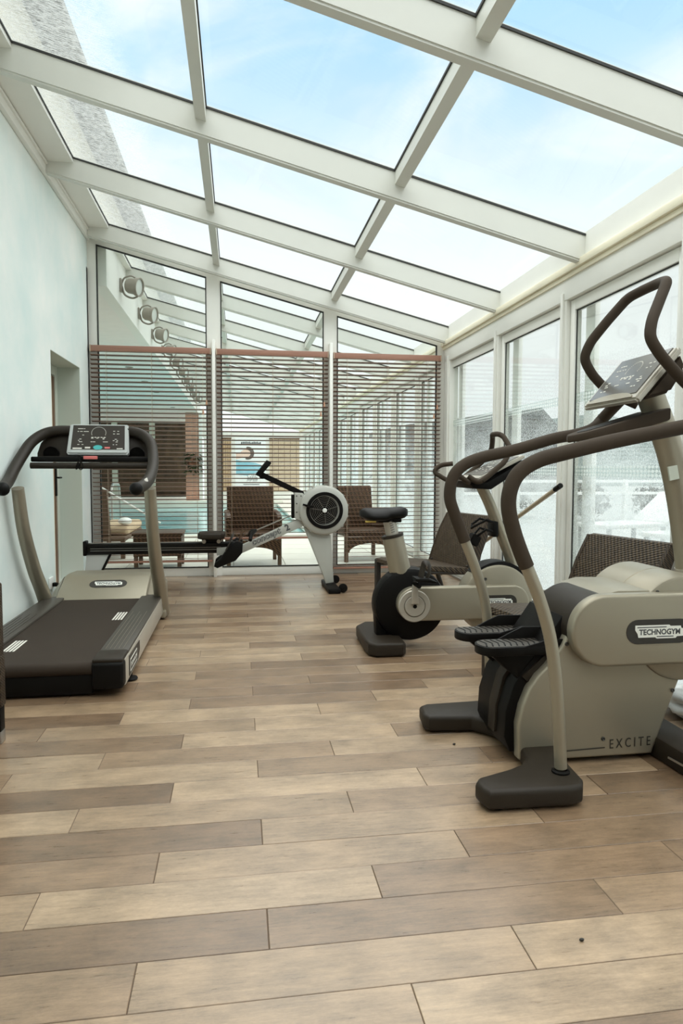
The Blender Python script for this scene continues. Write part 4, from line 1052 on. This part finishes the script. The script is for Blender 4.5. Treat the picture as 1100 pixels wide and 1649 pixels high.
bm = new_bm(); box(bm, .765, .83, 4.12, 4.135, .792, .803, .002); finish('release_lever', bm, 'yellow', sad)
# console column, console, bars, bottle cage
bm = new_bm(); tube(bm, spline([(1.745, 4.2, .46), (1.722, 4.2, .56), (1.643, 4.2, .75), (1.578, 4.2, .906), (1.515, 4.2, 1.03)], 8), .034, 20, ry=.05, side=(1, 0, 0)); colb = finish('console_column', bm, 'machine', bk)
bm = new_bm(); prism(bm, [(1.375, 1.045), (1.415, 1.0), (1.53, .995), (1.775, 1.15), (1.74, 1.175), (1.5, 1.04)], 'Y', 4.03, 4.39, .012); cb = finish('console_back', bm, 'black', bk)
bm = new_bm(); o_ = Vector((1.45, 4.03, 1.045)); e_ = Vector((1.745, 4.03, 1.19)) - o_; n_ = Vector((-e_.z, 0, e_.x)).normalized()
obox(bm, o_, e_, (0, .36, 0), n_ * .02, .006); finish('console_frame', bm, 'machine_light', cb)
bm = new_bm(); obox(bm, o_ + n_ * .02 + e_ * .12 + Vector((0, .03, 0)), e_ * .8, (0, .30, 0), n_ * .003); scb = finish('screen', bm, 'screen_grey', cb)
screen_print(scb, o_ + n_ * .023 + e_ * .5 + Vector((0, .18, 0)), (0, -1, 0), e_, .26, .2, 8)
HB = [(1.38, .17, 1.075), (1.432, .20, 1.036), (1.48, .20, 1.065), (1.60, .20, 1.165), (1.65, .16, 1.245), (1.63, .09, 1.325), (1.61, .05, 1.34)]
P = [(x, 4.2 - d, z) for x, d, z in HB] + [(x, 4.2 + d, z) for x, d, z in HB[::-1]]
bm = new_bm(); tube(bm, spline(fillet(P, .03, 3), 3), .0165, 14); finish('arch_handle', bm, 'foam', bk)
for s in (-1, 1):
    bm = new_bm(); tube(bm, fillet([(1.43, 4.2 + s * .10, 1.03), (1.36, 4.2 + s * .2, 1.045), (1.275, 4.2 + s * .23, 1.10), (1.32, 4.2 + s * .23, 1.145), (1.40, 4.2 + s * .2, 1.155)], .03), .0155, 12); finish('hand_grip', bm, 'foam', bk)
bm = new_bm(); box(bm, 1.59, 1.625, 4.15, 4.25, .69, .79, .006); bc = finish('bottle_bracket', bm, 'black', bk)
for z, xx in ((.765, 1.50), (.705, 1.52)):
    bm = new_bm(); tube(bm, [(1.59, 4.16, z + .02), (1.54, 4.14, z + .035), (xx - .02, 4.16, z), (xx - .035, 4.2, z - .02), (xx - .02, 4.24, z), (1.54, 4.26, z + .035), (1.59, 4.24, z + .02)], .008, 8); finish('cage_hoop', bm, 'black', bc)
bm = new_bm(); obox(bm, (1.44, 4.16, .655), (.05, 0, -.03), (0, .08, 0), (.03, 0, .06), .006); finish('cage_foot', bm, 'black', bc)

# ================================================================== TREADMILL
tm_ = thing('treadmill', 'silver-grey treadmill with dark running belt and curved handrails, along the green wall', 'exercise machine', (-.98, 4.6, 0))
CX = -.98
def mirror(pts): return [(2 * CX - x, y, z) for x, y, z in pts]
bm = new_bm(); prism(bm, [(3.50, .04), (5.32, .04), (5.34, .09), (5.30, .172), (3.50, .172)], 'X', -.580, -.562, .006)
sr = finish('side_rail', bm, 'machine_light', tm_)
bm = new_bm(); prism(bm, [(3.50, .04), (5.32, .04), (5.34, .09), (5.30, .172), (3.50, .172)], 'X', 2 * CX + .562, 2 * CX + .580, .006); finish('side_rail', bm, 'machine_light', tm_)
bm = new_bm(); box(bm, 2 * CX + .575, -.575, 3.62, 5.3, .05, .155); finish('deck_frame', bm, 'black', tm_)
for k in (0, 1):
    b_ = new_bm(); xa, xb = (-.712, -.566) if k == 0 else (2 * CX + .566, 2 * CX + .712)
    box(b_, xa, xb, 3.60, 5.22, .155, .186, .008); f_ = finish('foot_rail', b_, 'footrest', tm_)
    b_ = new_bm()
    for i in range(5): box(b_, xa + .025 + i * .022, xa + .0265 + i * .022, 3.66, 4.6 - .1 * (i % 2), .186, .1875)
    finish('grip_line', b_, 'machine' if k == 0 else 'rubber', f_)['kind'] = 'stuff'
    b_ = new_bm(); box(b_, xa - .002, xb + .003, 3.43, 3.64, .04, .175, .018, 3); ec = finish('end_cap', b_, 'black', tm_)
    b_ = new_bm(); box(b_, xa, xb, 3.44, 3.62, .168, .192, .010, 3); finish('cap_top', b_, 'rubber', ec)
belt = [(5.2, .172)] + [(3.475 - .032 * math.sin(a * PI / 12), .14 + .032 * math.cos(a * PI / 12)) for a in range(13)] + [(5.2, .108)]
bm = new_bm(); prism(bm, belt, 'X', -1.245, -.714); bl_ = finish('running_belt', bm, 'belt', tm_)
bm = new_bm(); box(bm, -1.245, -.714, 3.462, 3.60, .012, .112, .01); finish('rear_shadow_block', bm, 'black', tm_)  # black block added in place of the deck's shadow below the belt end
bm = new_bm()
for x0, y0 in ((-.775, 4.55), (-1.2, 3.85)):
    for i in range(4): prism(bm, [(x0 - .014 + i * .017, y0 - .13), (x0 - .004 + i * .017, y0 - .13), (x0 - .004 + i * .017, y0 + .10 ), (x0 - .014 + i * .017, y0 + .10)], 'Z', .1715, .1732)
finish('belt_marking', bm, 'print', bl_)
# motor hood
hood = [(5.13, .165), (5.20, .205), (5.42, .290), (5.48, .303), (5.54, .305), (5.80, .29), (5.88, .27), (5.90, .05), (5.13, .05)]
bm = new_bm(); prism(bm, hood, 'X', CX - .33, CX + .305, .012, 3)
hd = finish('motor_hood', bm, 'machine', tm_)
for s in (-1, 1):
    b_ = new_bm(); x0 = CX + (.305 if s > 0 else -.33)
    P0 = [(x0, 5.17, .17), (x0, 5.44, .30), (x0, 5.85, .28), (x0, 5.88, .05)]; x1 = CX + s * .395
    P1_ = [(x1, 5.24, .155), (x1, 5.42, .21), (x1, 5.8, .20), (x1, 5.83, .05)]
    va = [b_.verts.new(p) for p in P0]; vb = [b_.verts.new(p) for p in P1_]
    b_.faces.new(va); b_.faces.new(vb[::-1])
    for i in range(4): b_.faces.new((va[i], va[(i + 1) % 4], vb[(i + 1) % 4], vb[i]))
    bmesh.ops.bevel(b_, geom=b_.edges[:], offset=.008, segments=2, affect='EDGES'); finish('hood_wing', b_, 'machine', hd)
sv = Vector((0, .22, .085)).normalized()
badge(hd, Vector((CX + .01, 5.325, .2541)), (1, 0, 0), sv, .27, .105)
# uprights, handrails
UP = [(-.575, 5.31, .03), (-.572, 5.12, .25), (-.572, 4.93, .44), (-.572, 4.735, .717), (-.572, 4.636, .99)]
HR = [(-.612, 4.30, .995), (-.588, 4.42, 1.01), (-.570, 4.56, 1.045), (-.562, 4.70, 1.115), (-.572, 4.83, 1.20), (-.60, 4.94, 1.29), (-.66, 5.01, 1.35), (-.74, 5.04, 1.375), (-.86, 5.05, 1.378)]
for f_ in (lambda p: p, mirror):
    b_ = new_bm(); pu = spline(f_(UP), 6); n_ = len(pu); tube(b_, pu, [.052 - .014 * i / (n_ - 1) for i in range(n_)], 20, side=(1, 0, 0)); finish('upright', b_, 'machine', tm_)
    HRm = [(x - (.0 if f_ is not mirror else -.025), y, z) for x, y, z in HR]
    b_ = new_bm(); tube(b_, spline(f_(HRm), 6), .036, 18); hr_ = finish('handrail', b_, 'rubber', tm_)
    b_ = new_bm(); p = f_(HRm)[0]; ball(b_, (p[0], p[1] + .005, p[2]), .041, 18); finish('end_knob', b_, 'black', hr_)
    b_ = new_bm(); p = f_([(-.575, 5.3, 0)])[0]; box(b_, p[0] - .03, p[0] + .035, 5.18, 5.40, .012, .07, .01); finish('upright_shoe', b_, 'machine', tm_)
bm = new_bm(); obox(bm, (-.572, 4.41, 1.03), (.012, .02, .01), (-.006, -.004, .02), (.004, .001, 0)); finish('warning_sticker', bm, 'print', tm_)
# console panel
bm = new_bm()
cp = [(-1.365, 1.165), (-.595, 1.165), (-.592, 1.22), (-.61, 1.29), (-.65, 1.345), (-.72, 1.375), (-1.24, 1.375), (-1.31, 1.345), (-1.35, 1.29), (-1.368, 1.22)]
prism(bm, cp, 'Y', 5.02, 5.07, .015, 2)
for v in bm.verts: v.co.y += (v.co.z - 1.27) * .35
cpn = finish('console_panel', bm, 'rubber', tm_)
so, su, sv2 = Vector((-.953, 4.935, 1.215)), Vector((1, 0, 0)), Vector((0, .42, 1)).normalized()
def trap(w0, w1, h): return [(-w0, 0), (w0, 0), (w1, h), (-w1, h)]
bm = new_bm(); oprism(bm, [(-.205, .01), (-.195, -.005), (.195, -.005), (.205, .01), (.194, .215), (.184, .222), (-.184, .222), (-.194, .215)], so + Vector((0, .03, -.01)), su, sv2, .04, .010); sf = finish('screen_frame', bm, 'leg_grey', tm_)
fo = so + Vector((0, .03, -.01)) + su.cross(sv2) * .0401
bm = new_bm(); oprism(bm, [(-.178, .028), (.178, .028), (.171, .21), (-.171, .21)], fo, su, sv2, .002); sc_ = finish('screen', bm, 'screen', sf)
screen_print(sc_, fo + sv2 * .122 + su.cross(sv2) * .002, su, sv2, .34, .17, 2)
bm = new_bm(); oprism(bm, [(.03 * math.cos(a * PI / 12), .042 + .017 * math.sin(a * PI / 12)) for a in range(24)], fo + su.cross(sv2) * .002, su, sv2, .003); finish('teal_button', bm, 'teal', sf)
bm = new_bm(); oprism(bm, [(-.085, .034), (-.05, .034), (-.05, .046), (-.085, .046)], fo + su.cross(sv2) * .002, su, sv2, .002); oprism(bm, [(.125, .03), (.165, .03), (.165, .037), (.125, .037)], fo + su.cross(sv2) * .002, su, sv2, .002); oprism(bm, [(-.165, .03), (-.105, .03), (-.105, .04), (-.165, .04)], fo + su.cross(sv2) * .002, su, sv2, .001); finish('pale_button', bm, 'print', sf)
bm = new_bm(); oprism(bm, [(.045, .034), (.08, .034), (.08, .046), (.045, .046)], fo + su.cross(sv2) * .002, su, sv2, .002); finish('red_button', bm, 'red', sf)
for x in (-.70, -1.27):
    bm = new_bm(); lathe(bm, [(0, 0), (.05, 0), (.052, -.004), (.052, .01), (0, .01)], (x, 5.012 - .02, 1.215), (0, 1, 0.3), 28); finish('cup_well', bm, 'black', cpn)
bm = new_bm(); box(bm, -1.37, -.592, 4.86, 5.05, 1.160, 1.195, .008); finish('shelf', bm, 'black', tm_)
bm = new_bm(); tube(bm, [(-1.37, 4.86, 1.135), (-.59, 4.86, 1.135)], .021, 16); cbar = finish('cross_bar', bm, 'rubber', tm_)
bm = new_bm(); box(bm, -1.03, -.94, 4.845, 4.87, 1.178, 1.2, .004); finish('safety_key', bm, 'red', tm_)
bm = new_bm(); tube(bm, spline([(-1.03, 4.85, 1.19), (-1.06, 4.838, 1.20), (-1.045, 4.83, 1.15), (-1.075, 4.835, 1.11), (-1.06, 4.83, 1.16), (-1.05, 4.833, 1.11), (-1.03, 4.84, 1.13), (-1.06, 4.845, 1.20)], 5), .0035, 6); finish('safety_cord', bm, 'black', tm_)
for x in (-.63, -1.33):
    bm = new_bm(); lathe(bm, [(0, 0), (.035, 0), (.04, .008), (.035, .016), (.012, .02), (.012, .05), (0, .05)], (x + (.055 if x > -1 else -.0), 3.72, 0), (0, 0, 1), 20); finish('levelling_foot', bm, 'black', tm_)
    bm = new_bm(); lathe(bm, [(0, 0), (.035, 0), (.035, .02), (.012, .024), (.012, .06), (0, .06)], (x, 5.2, 0), (0, 0, 1), 20); finish('levelling_foot', bm, 'black', tm_)
bm = new_bm(); prism(bm, [(3.60, .055), (3.90, .055), (3.98, .10), (3.97, .15), (3.60, .16)], 'X', -.562, -.559); sp_ = finish('side_plate', bm, 'badge_dark', tm_)
bm = new_bm(); prism(bm, [(3.63, .07), (3.86, .07), (3.86, .135), (3.63, .135)], 'X', -.559, -.558); finish('side_logo_plate', bm, 'badge_white', sp_)
bm = new_bm(); prism(bm, [(3.637, .077), (3.853, .077), (3.853, .128), (3.637, .128)], 'X', -.5585, -.5575); finish('side_logo_field', bm, 'badge_dark', sp_)
b_ = text_bm('TECHNOGYM', .03, (-.5572, 3.645, .092), (0, 1, 0), (0, 0, 1), .0006, width=.2); finish('side_lettering', b_, 'badge_white', sp_)

# ================================================================== ROWING MACHINE
RYm = 6.35
rw = thing('rowing_machine', 'pale grey rowing machine with round fan wheel and long black rail', 'exercise machine', (-.1, RYm, 0))
bm = new_bm(); box(bm, -1.335, -.02, RYm - .033, RYm + .033, .352, .452, .008); box(bm, -1.33, -.1, RYm - .042, RYm + .042, .425, .445, .003); rail = finish('monorail', bm, 'rower_black', rw)
bm = new_bm(); box(bm, -1.3, -.16, RYm - .024, RYm + .024, .450, .4535); box(bm, -1.3, -.16, RYm - .0345, RYm - .033, .385, .389); box(bm, -1.3, -.16, RYm - .0345, RYm - .033, .405, .408); finish('rail_track', bm, 'steel', rail)
bm = new_bm(); box(bm, -1.36, -1.33, RYm - .05, RYm + .05, .345, .475, .008); finish('rail_end_cap', bm, 'black', rail)
bm = new_bm(); prism(bm, [(-1.335, .352), (-1.145, .352), (-1.30, .03), (-1.37, .03)], 'Y', RYm - .02, RYm + .02, .004); finish('rear_leg', bm, 'leg_grey', rw)
bm = new_bm(); prism(bm, [(-1.145, .352), (-1.125, .352), (-1.28, .03), (-1.30, .03)], 'Y', RYm - .024, RYm + .024, .003); finish('rear_leg_edge', bm, 'black', rw)
bm = new_bm(); box(bm, -1.39, -1.28, RYm - .25, RYm + .25, 0, .035, .008); finish('rear_foot', bm, 'black', rw)
bm = new_bm(); prism(bm, [(-.365, 6.25), (-.34, 6.21), (-.16, 6.20), (-.125, 6.25), (-.125, 6.45), (-.16, 6.50), (-.34, 6.49), (-.365, 6.45)], 'Z', .487, .54, .014, 3); seat = finish('seat', bm, 'rubber', rw)
bm = new_bm(); box(bm, -.33, -.16, RYm - .06, RYm + .06, .455, .49, .006); finish('seat_carriage', bm, 'black', seat)
for x in (-.31, -.18):
    bm = new_bm(); lathe(bm, [(0, 0), (.018, 0), (.018, .012), (0, .012)], (x, RYm - .075, .462), (0, 1, 0), 14); finish('seat_roller', bm, 'steel', seat)
bm = new_bm(); prism(bm, [(-.20, .33), (.02, .345), (.60, .595), (.56, .665), (.03, .422), (-.20, .40)], 'Y', RYm - .038, RYm + .038, .006); beam = finish('main_beam', bm, 'rower_grey', rw)
bu = Vector((.545, 0, .24)).normalized(); bv = Vector((-bu.z, 0, bu.x))
def outlined(s, size, o, width):
    b_ = text_bm(s, size, o, bu, bv, .0006, offset=.0036, shear=.2, width=width)
    finish('beam_lettering', b_, 'ink', beam)
    b_ = text_bm(s, size * .97, Vector(o) + Vector((0, -.0009, 0)) + bu * .002 + bv * .0012, bu, bv, .0004, offset=-.0012, shear=.2, width=width - .006)
    finish('lettering_fill', b_, 'rower_grey', beam)
outlined('concept', .075, Vector((.125, RYm - .0385, .418)), .29)
b_ = text_bm('2', .078, Vector((.432, RYm - .0385, .548)), bu, bv, .0008, offset=.003); finish('beam_lettering', b_, 'ink', beam)
# fan wheel
FW = (.774, .737)
bm = new_bm(); lathe(bm, [(.13, -.004), (.205, 0), (.222, .012), (.228, .03), (.228, .155), (.215, .175), (.13, .18)], (FW[0], RYm - .09, FW[1]), (0, 1, 0), 56, True); fan = finish('fan_housing', bm, 'rower_grey', rw)
bm = new_bm()
for i in range(14):
    a = 2 * PI * i / 14 + .2
    if math.cos(a) < -.55: continue
    c = Vector((FW[0] + .228 * math.cos(a), RYm - .07, FW[1] + .228 * math.sin(a))); d = Vector((math.cos(a), 0, math.sin(a))); s = Vector((-d.z, 0, d.x))
    obox(bm, c - s * .012 - d * .006, s * .024, (0, .05, 0), d * .012, .003)
finish('rim_lug', bm, 'rower_grey', fan)
bm = new_bm(); lathe(bm, [(.138, -.006), (.166, -.006), (.17, 0), (.17, .012), (.138, .012)], (FW[0] + .005, RYm - .098, FW[1]), (0, 1, 0), 48, True); ring_ = finish('cage_ring', bm, 'black', fan)
bm = new_bm(); lathe(bm, [(0, 0), (.139, 0), (.139, .08), (0, .08)], (FW[0] + .005, RYm - .08, FW[1]), (0, 1, 0), 40); finish('fan_well', bm, 'black', fan)
bm = new_bm()
for q in range(7):
    r_ = .040 + q * .0155; pts = [(FW[0] + .005 + r_ * math.cos(2 * PI * j / 36), RYm - .0985, FW[1] + r_ * math.sin(2 * PI * j / 36)) for j in range(36)]; tube(bm, pts, .0014, 5, True)
for q in range(7):
    a = 2 * PI * q / 7 + .3; tube(bm, [(FW[0] + .005 + .02 * math.cos(a), RYm - .0985, FW[1] + .02 * math.sin(a)), (FW[0] + .005 + .139 * math.cos(a), RYm - .0985, FW[1] + .139 * math.sin(a))], .0016, 5)
finish('wire_cage', bm, 'steel', fan)
bm = new_bm(); lathe(bm, [(0, -.006), (.018, -.005), (.021, 0), (.021, .012), (0, .012)], (FW[0] + .005, RYm - .104, FW[1]), (0, 1, 0), 20); finish('hub', bm, 'white_plastic', fan)
bm = new_bm(); obox(bm, (.575, RYm - .112, .785), (.09, 0, -.022), (0, .01, 0), (.005, 0, .016)); prism(bm, [(.60, .775), (.655, .755), (.655, .775), (.60, .795)], 'Y', RYm - .115, RYm - .10); finish('damper_lever', bm, 'black', fan)
# side plates, front legs
bm = new_bm(); prism(bm, [(.505, .665), (.585, .63), (.61, .66), (.61, .86), (.58, .895), (.505, .90)], 'Y', RYm - .06, RYm + .06, .006); pl_ = finish('frame_plate', bm, 'rower_grey', rw)
screws(pl_, [(.525, RYm - .061, .87), (.525, RYm - .061, .80), (.525, RYm - .061, .72), (.565, RYm - .061, .87), (.56, RYm - .061, .67)], r=.006)
bm = new_bm(); box(bm, .482, .507, RYm - .05, RYm + .05, .665, .88, .004); finish('chain_guide', bm, 'black', rw)
bm = new_bm(); prism(bm, [(.585, .60), (.66, .535), (.80, .53), (.845, .50), (.874, .06), (.80, .05), (.785, .10)], 'Y', RYm - .03, RYm + .03, .008); finish('front_leg', bm, 'rower_grey', rw)
bm = new_bm(); box(bm, .79, .90, RYm - .30, RYm + .27, .0, .045, .010); ft = finish('front_foot', bm, 'black', rw)
for y in (RYm - .26, RYm + .24):
    bm = new_bm(); lathe(bm, [(0, 0), (.02, 0), (.04, .004), (.042, .012), (.04, .028), (.02, .032), (0, .032)], (.925, y - .016, .045), (0, 1, 0), 24); finish('castor', bm, 'black', ft)
# monitor
bm = new_bm(); d_ = (Vector((.20, 0, 1.065)) - Vector((.58, 0, .885))); obox(bm, Vector((.58, RYm - .03, .86)), d_, (0, .06, 0), (.02, 0, .045), .006); finish('monitor_arm', bm, 'black', rw)
bm = new_bm(); prism(bm, [(.150, 1.062), (.192, 1.045), (.295, 1.165), (.29, 1.18), (.255, 1.195)], 'Y', RYm - .09, RYm + .09, .006); mo = finish('monitor', bm, 'black', rw)
bm = new_bm(); lathe(bm, [(0, 0), (.03, 0), (.03, .09), (0, .09)], (.215, RYm - .045, 1.055), (0, 1, 0), 16); finish('monitor_pivot', bm, 'black', mo)
# foot stretchers, handle, chain
for s, n_ in ((-1, 0), (1, 1)):
    b_ = new_bm(); y = RYm + s * .13; prism(b_, [(-.22, .25), (-.19, .235), (-.03, .30), (.03, .37), (.035, .455), (-.02, .475), (-.09, .42), (-.17, .31), (-.215, .275)], 'Y', y - .06, y + .06, .008); fp = finish('foot_stretcher', b_, 'black', rw)
    b_ = new_bm(); tube(b_, spline([(-.12, y - .065, .38), (-.06, y - .05, .50), (-.06, y + .05, .50), (-.12, y + .065, .38)], 5), .004, 6, ry=.02); finish('strap', b_, 'dark_leg', fp)
    b_ = new_bm(); tube(b_, [(-.02, y - .02, .44), (.06, y - .03, .55)], .004, 5); tube(b_, [(-.01, y - .02, .44), (.035, y - .05, .57)], .004, 5); finish('strap_end', b_, 'wood_leg', fp)
bm = new_bm(); tube(bm, spline([(.10, RYm - .22, .485), (.11, RYm - .16, .525), (.135, RYm - .06, .545), (.15, RYm, .55), (.135, RYm + .06, .545), (.11, RYm + .16, .525), (.10, RYm + .22, .485)], 6), .017, 12); finish('handle', bm, 'black', rw)
bm = new_bm(); tube(bm, [(.15, RYm, .55), (.50, RYm, .695)], .006, 6); finish('chain', bm, 'steel', rw)

# ================================================================== RATTAN CHAIRS INDOORS
def lounge_chair(x, y, rot, label):
    """Low rattan side chair; local +X is the back, width along Y, no arms."""
    t = thing('rattan_chair', label, 'chair', (x, y, 0))
    T = Matrix.Translation((x, y, 0)) @ Matrix.Rotation(rot, 4, 'Z')
    def fin(n_, b, m):
        bmesh.ops.transform(b, matrix=T, verts=b.verts); return finish(n_, b, m, t)
    w = .29
    b = new_bm(); prof = [(-.50, .362), (-.49, .388), (-.44, .395), (-.25, .382), (.0, .355), (.10, .345), (.10, .305), (-.02, .310), (-.25, .340), (-.46, .358)]
    prism(b, prof, 'Y', -w, w, .008); fin('seat', b, 'rattan_mesh')
    b = new_bm(); pb = [(.02, .33), (.06, .45), (.13, .62), (.205, .75), (.23, .755), (.255, .74), (.20, .62), (.13, .45), (.10, .31)]
    prism(b, pb, 'Y', -w, w, .012, 3); fin('backrest', b, 'rattan_mesh')
    for s in (-1, 1):
        b = new_bm(); prism(b, [(p[0] - .004, p[1]) for p in pb[:4]] + [(p[0] + .004, p[1]) for p in pb[5:]], 'Y', s * w - .012, s * w + .012, .004); fin('edge_binding', b, 'rattan')
    for s in (-1, 1):
        b = new_bm(); box(b, -.50, -.46, s * (w - .02) - .02, s * (w - .02) + .02, 0, .382, .004); fin('leg', b, 'dark_leg')
        b = new_bm(); tube(b, [(.04, s * (w - .03), .37), (.17, s * (w - .03), .012)], .02, 10); o = fin('leg', b, 'dark_leg')
        b = new_bm(); tube(b, [(.16, s * (w - .03), .05), (.178, s * (w - .03), 0)], .021, 10); fin('leg_tip', b, 'steel')
    for s in (-1, 1):
        b = new_bm(); tube(b, [(-.45, s * (w - .02), .345), (.05, s * (w - .02), .31)], .015, 8); fin('seat_rail', b, 'dark_leg')
lounge_chair(1.66, 5.38, .28, 'dark rattan chair between the bike saddle and the sliding door')
lounge_chair(1.85, 3.36, .22, 'dark rattan chair behind the stepper, its backrest showing above the wheel housing')
# left foreground armchair: only its edge is in frame
t = thing('rattan_armchair', 'dark rattan armchair cut off by the left edge of the photo, metal-tipped leg', 'chair', (-1.24, 2.68, 0))
bm = new_bm(); box(bm, -1.03, -.957, 2.40, 2.97, .33, .655, .012, 3); finish('armrest', bm, 'rattan', t)
bm = new_bm(); box(bm, -1.40, -1.02, 2.38, 2.92, .32, .44, .02, 3); finish('seat', bm, 'rattan', t)
bm = new_bm(); box(bm, -1.40, -1.04, 2.86, 2.95, .32, .66, .015, 3); finish('backrest', bm, 'rattan', t)
bm = new_bm(); box(bm, -1.42, -1.36, 2.40, 2.96, .33, .655, .012, 3); finish('armrest', bm, 'rattan', t)
for x, y in ((-.985, 2.93), (-.985, 2.45), (-1.38, 2.93), (-1.38, 2.45)):
    bm = new_bm(); box(bm, x - .03, x + .032, y - .03, y + .03, .15, .36, .006); lg = finish('leg', bm, 'rattan', t)
    bm = new_bm(); box(bm, x - .024, x + .027, y - .025, y + .025, .05, .15, .003); finish('leg_sleeve', bm, 'black', lg)
    bm = new_bm(); box(bm, x - .024, x + .028, y - .026, y + .026, .0, .05, .004); finish('leg_tip', bm, 'steel', lg)

# ================================================================== SMALL THINGS
t = thing('leaning_pole', 'tan pole with a black tip leaning against the sliding doors behind the bike', 'pole', (2.1, 6.9, 0))
bm = new_bm(); tube(bm, [(2.06, 6.9, .016), (2.13, 4.40, .990)], .016, 12); finish('shaft', bm, 'steel_pole', t)
bm = new_bm(); tube(bm, [(2.129, 4.42, .982), (2.1315, 4.345, 1.011)], .018, 12); finish('tip', bm, 'black', t)
t = thing('wall_socket', 'white wall socket low on the green wall behind the treadmill, black plug in it', 'socket', (XL, 5.68, .22))
bm = new_bm(); box(bm, XL, XL + .012, 5.60, 5.72, .17, .26, .004); finish('face_plate', bm, 'white_plastic', t)
bm = new_bm(); box(bm, XL + .012, XL + .05, 5.66, 5.70, .185, .215, .006); pg = finish('plug', bm, 'black', t)
bm = new_bm(); tube(bm, spline([(XL + .05, 5.68, .20), (XL + .09, 5.72, .20), (XL + .12, 5.8, .14), (XL + .13, 5.86, .02), (-1.28, 5.93, .012)], 6), .006, 8); finish('power_cable', bm, 'black', pg)
bm = new_bm(); bmesh.ops.create_icosphere(bm, subdivisions=4, radius=1)
r = random.Random(4)
from mathutils import noise as mnoise
for v in bm.verts:
    d = v.co.normalized(); n_ = mnoise.noise(d * 2.6) * .35 + abs(mnoise.noise(d * 5.3)) * .28
    v.co = Vector((2.03 + d.x * .11 * (1 + n_), 2.72 + d.y * .26 * (1 + n_), max(.004, .085 + d.z * .09 * (1 + n_))))
tag(finish('plastic_bag', bm, 'plastic_film', smooth_angle=80), 'crumpled clear plastic bag on the floor beside the sliding door', 'bag')
for x, y in ((.80, 1.47), (.86, 2.64)):
    bm = new_bm(); ball(bm, (x, y, .004), .005, 8, (1.3, .8, .7)); o = finish('floor_debris', bm, 'badge_dark')
    tag(o, 'tiny dark speck of dirt on the pale front plank' if x < .83 else 'tiny dark speck of dirt on the floor left of the stepper', 'dirt')
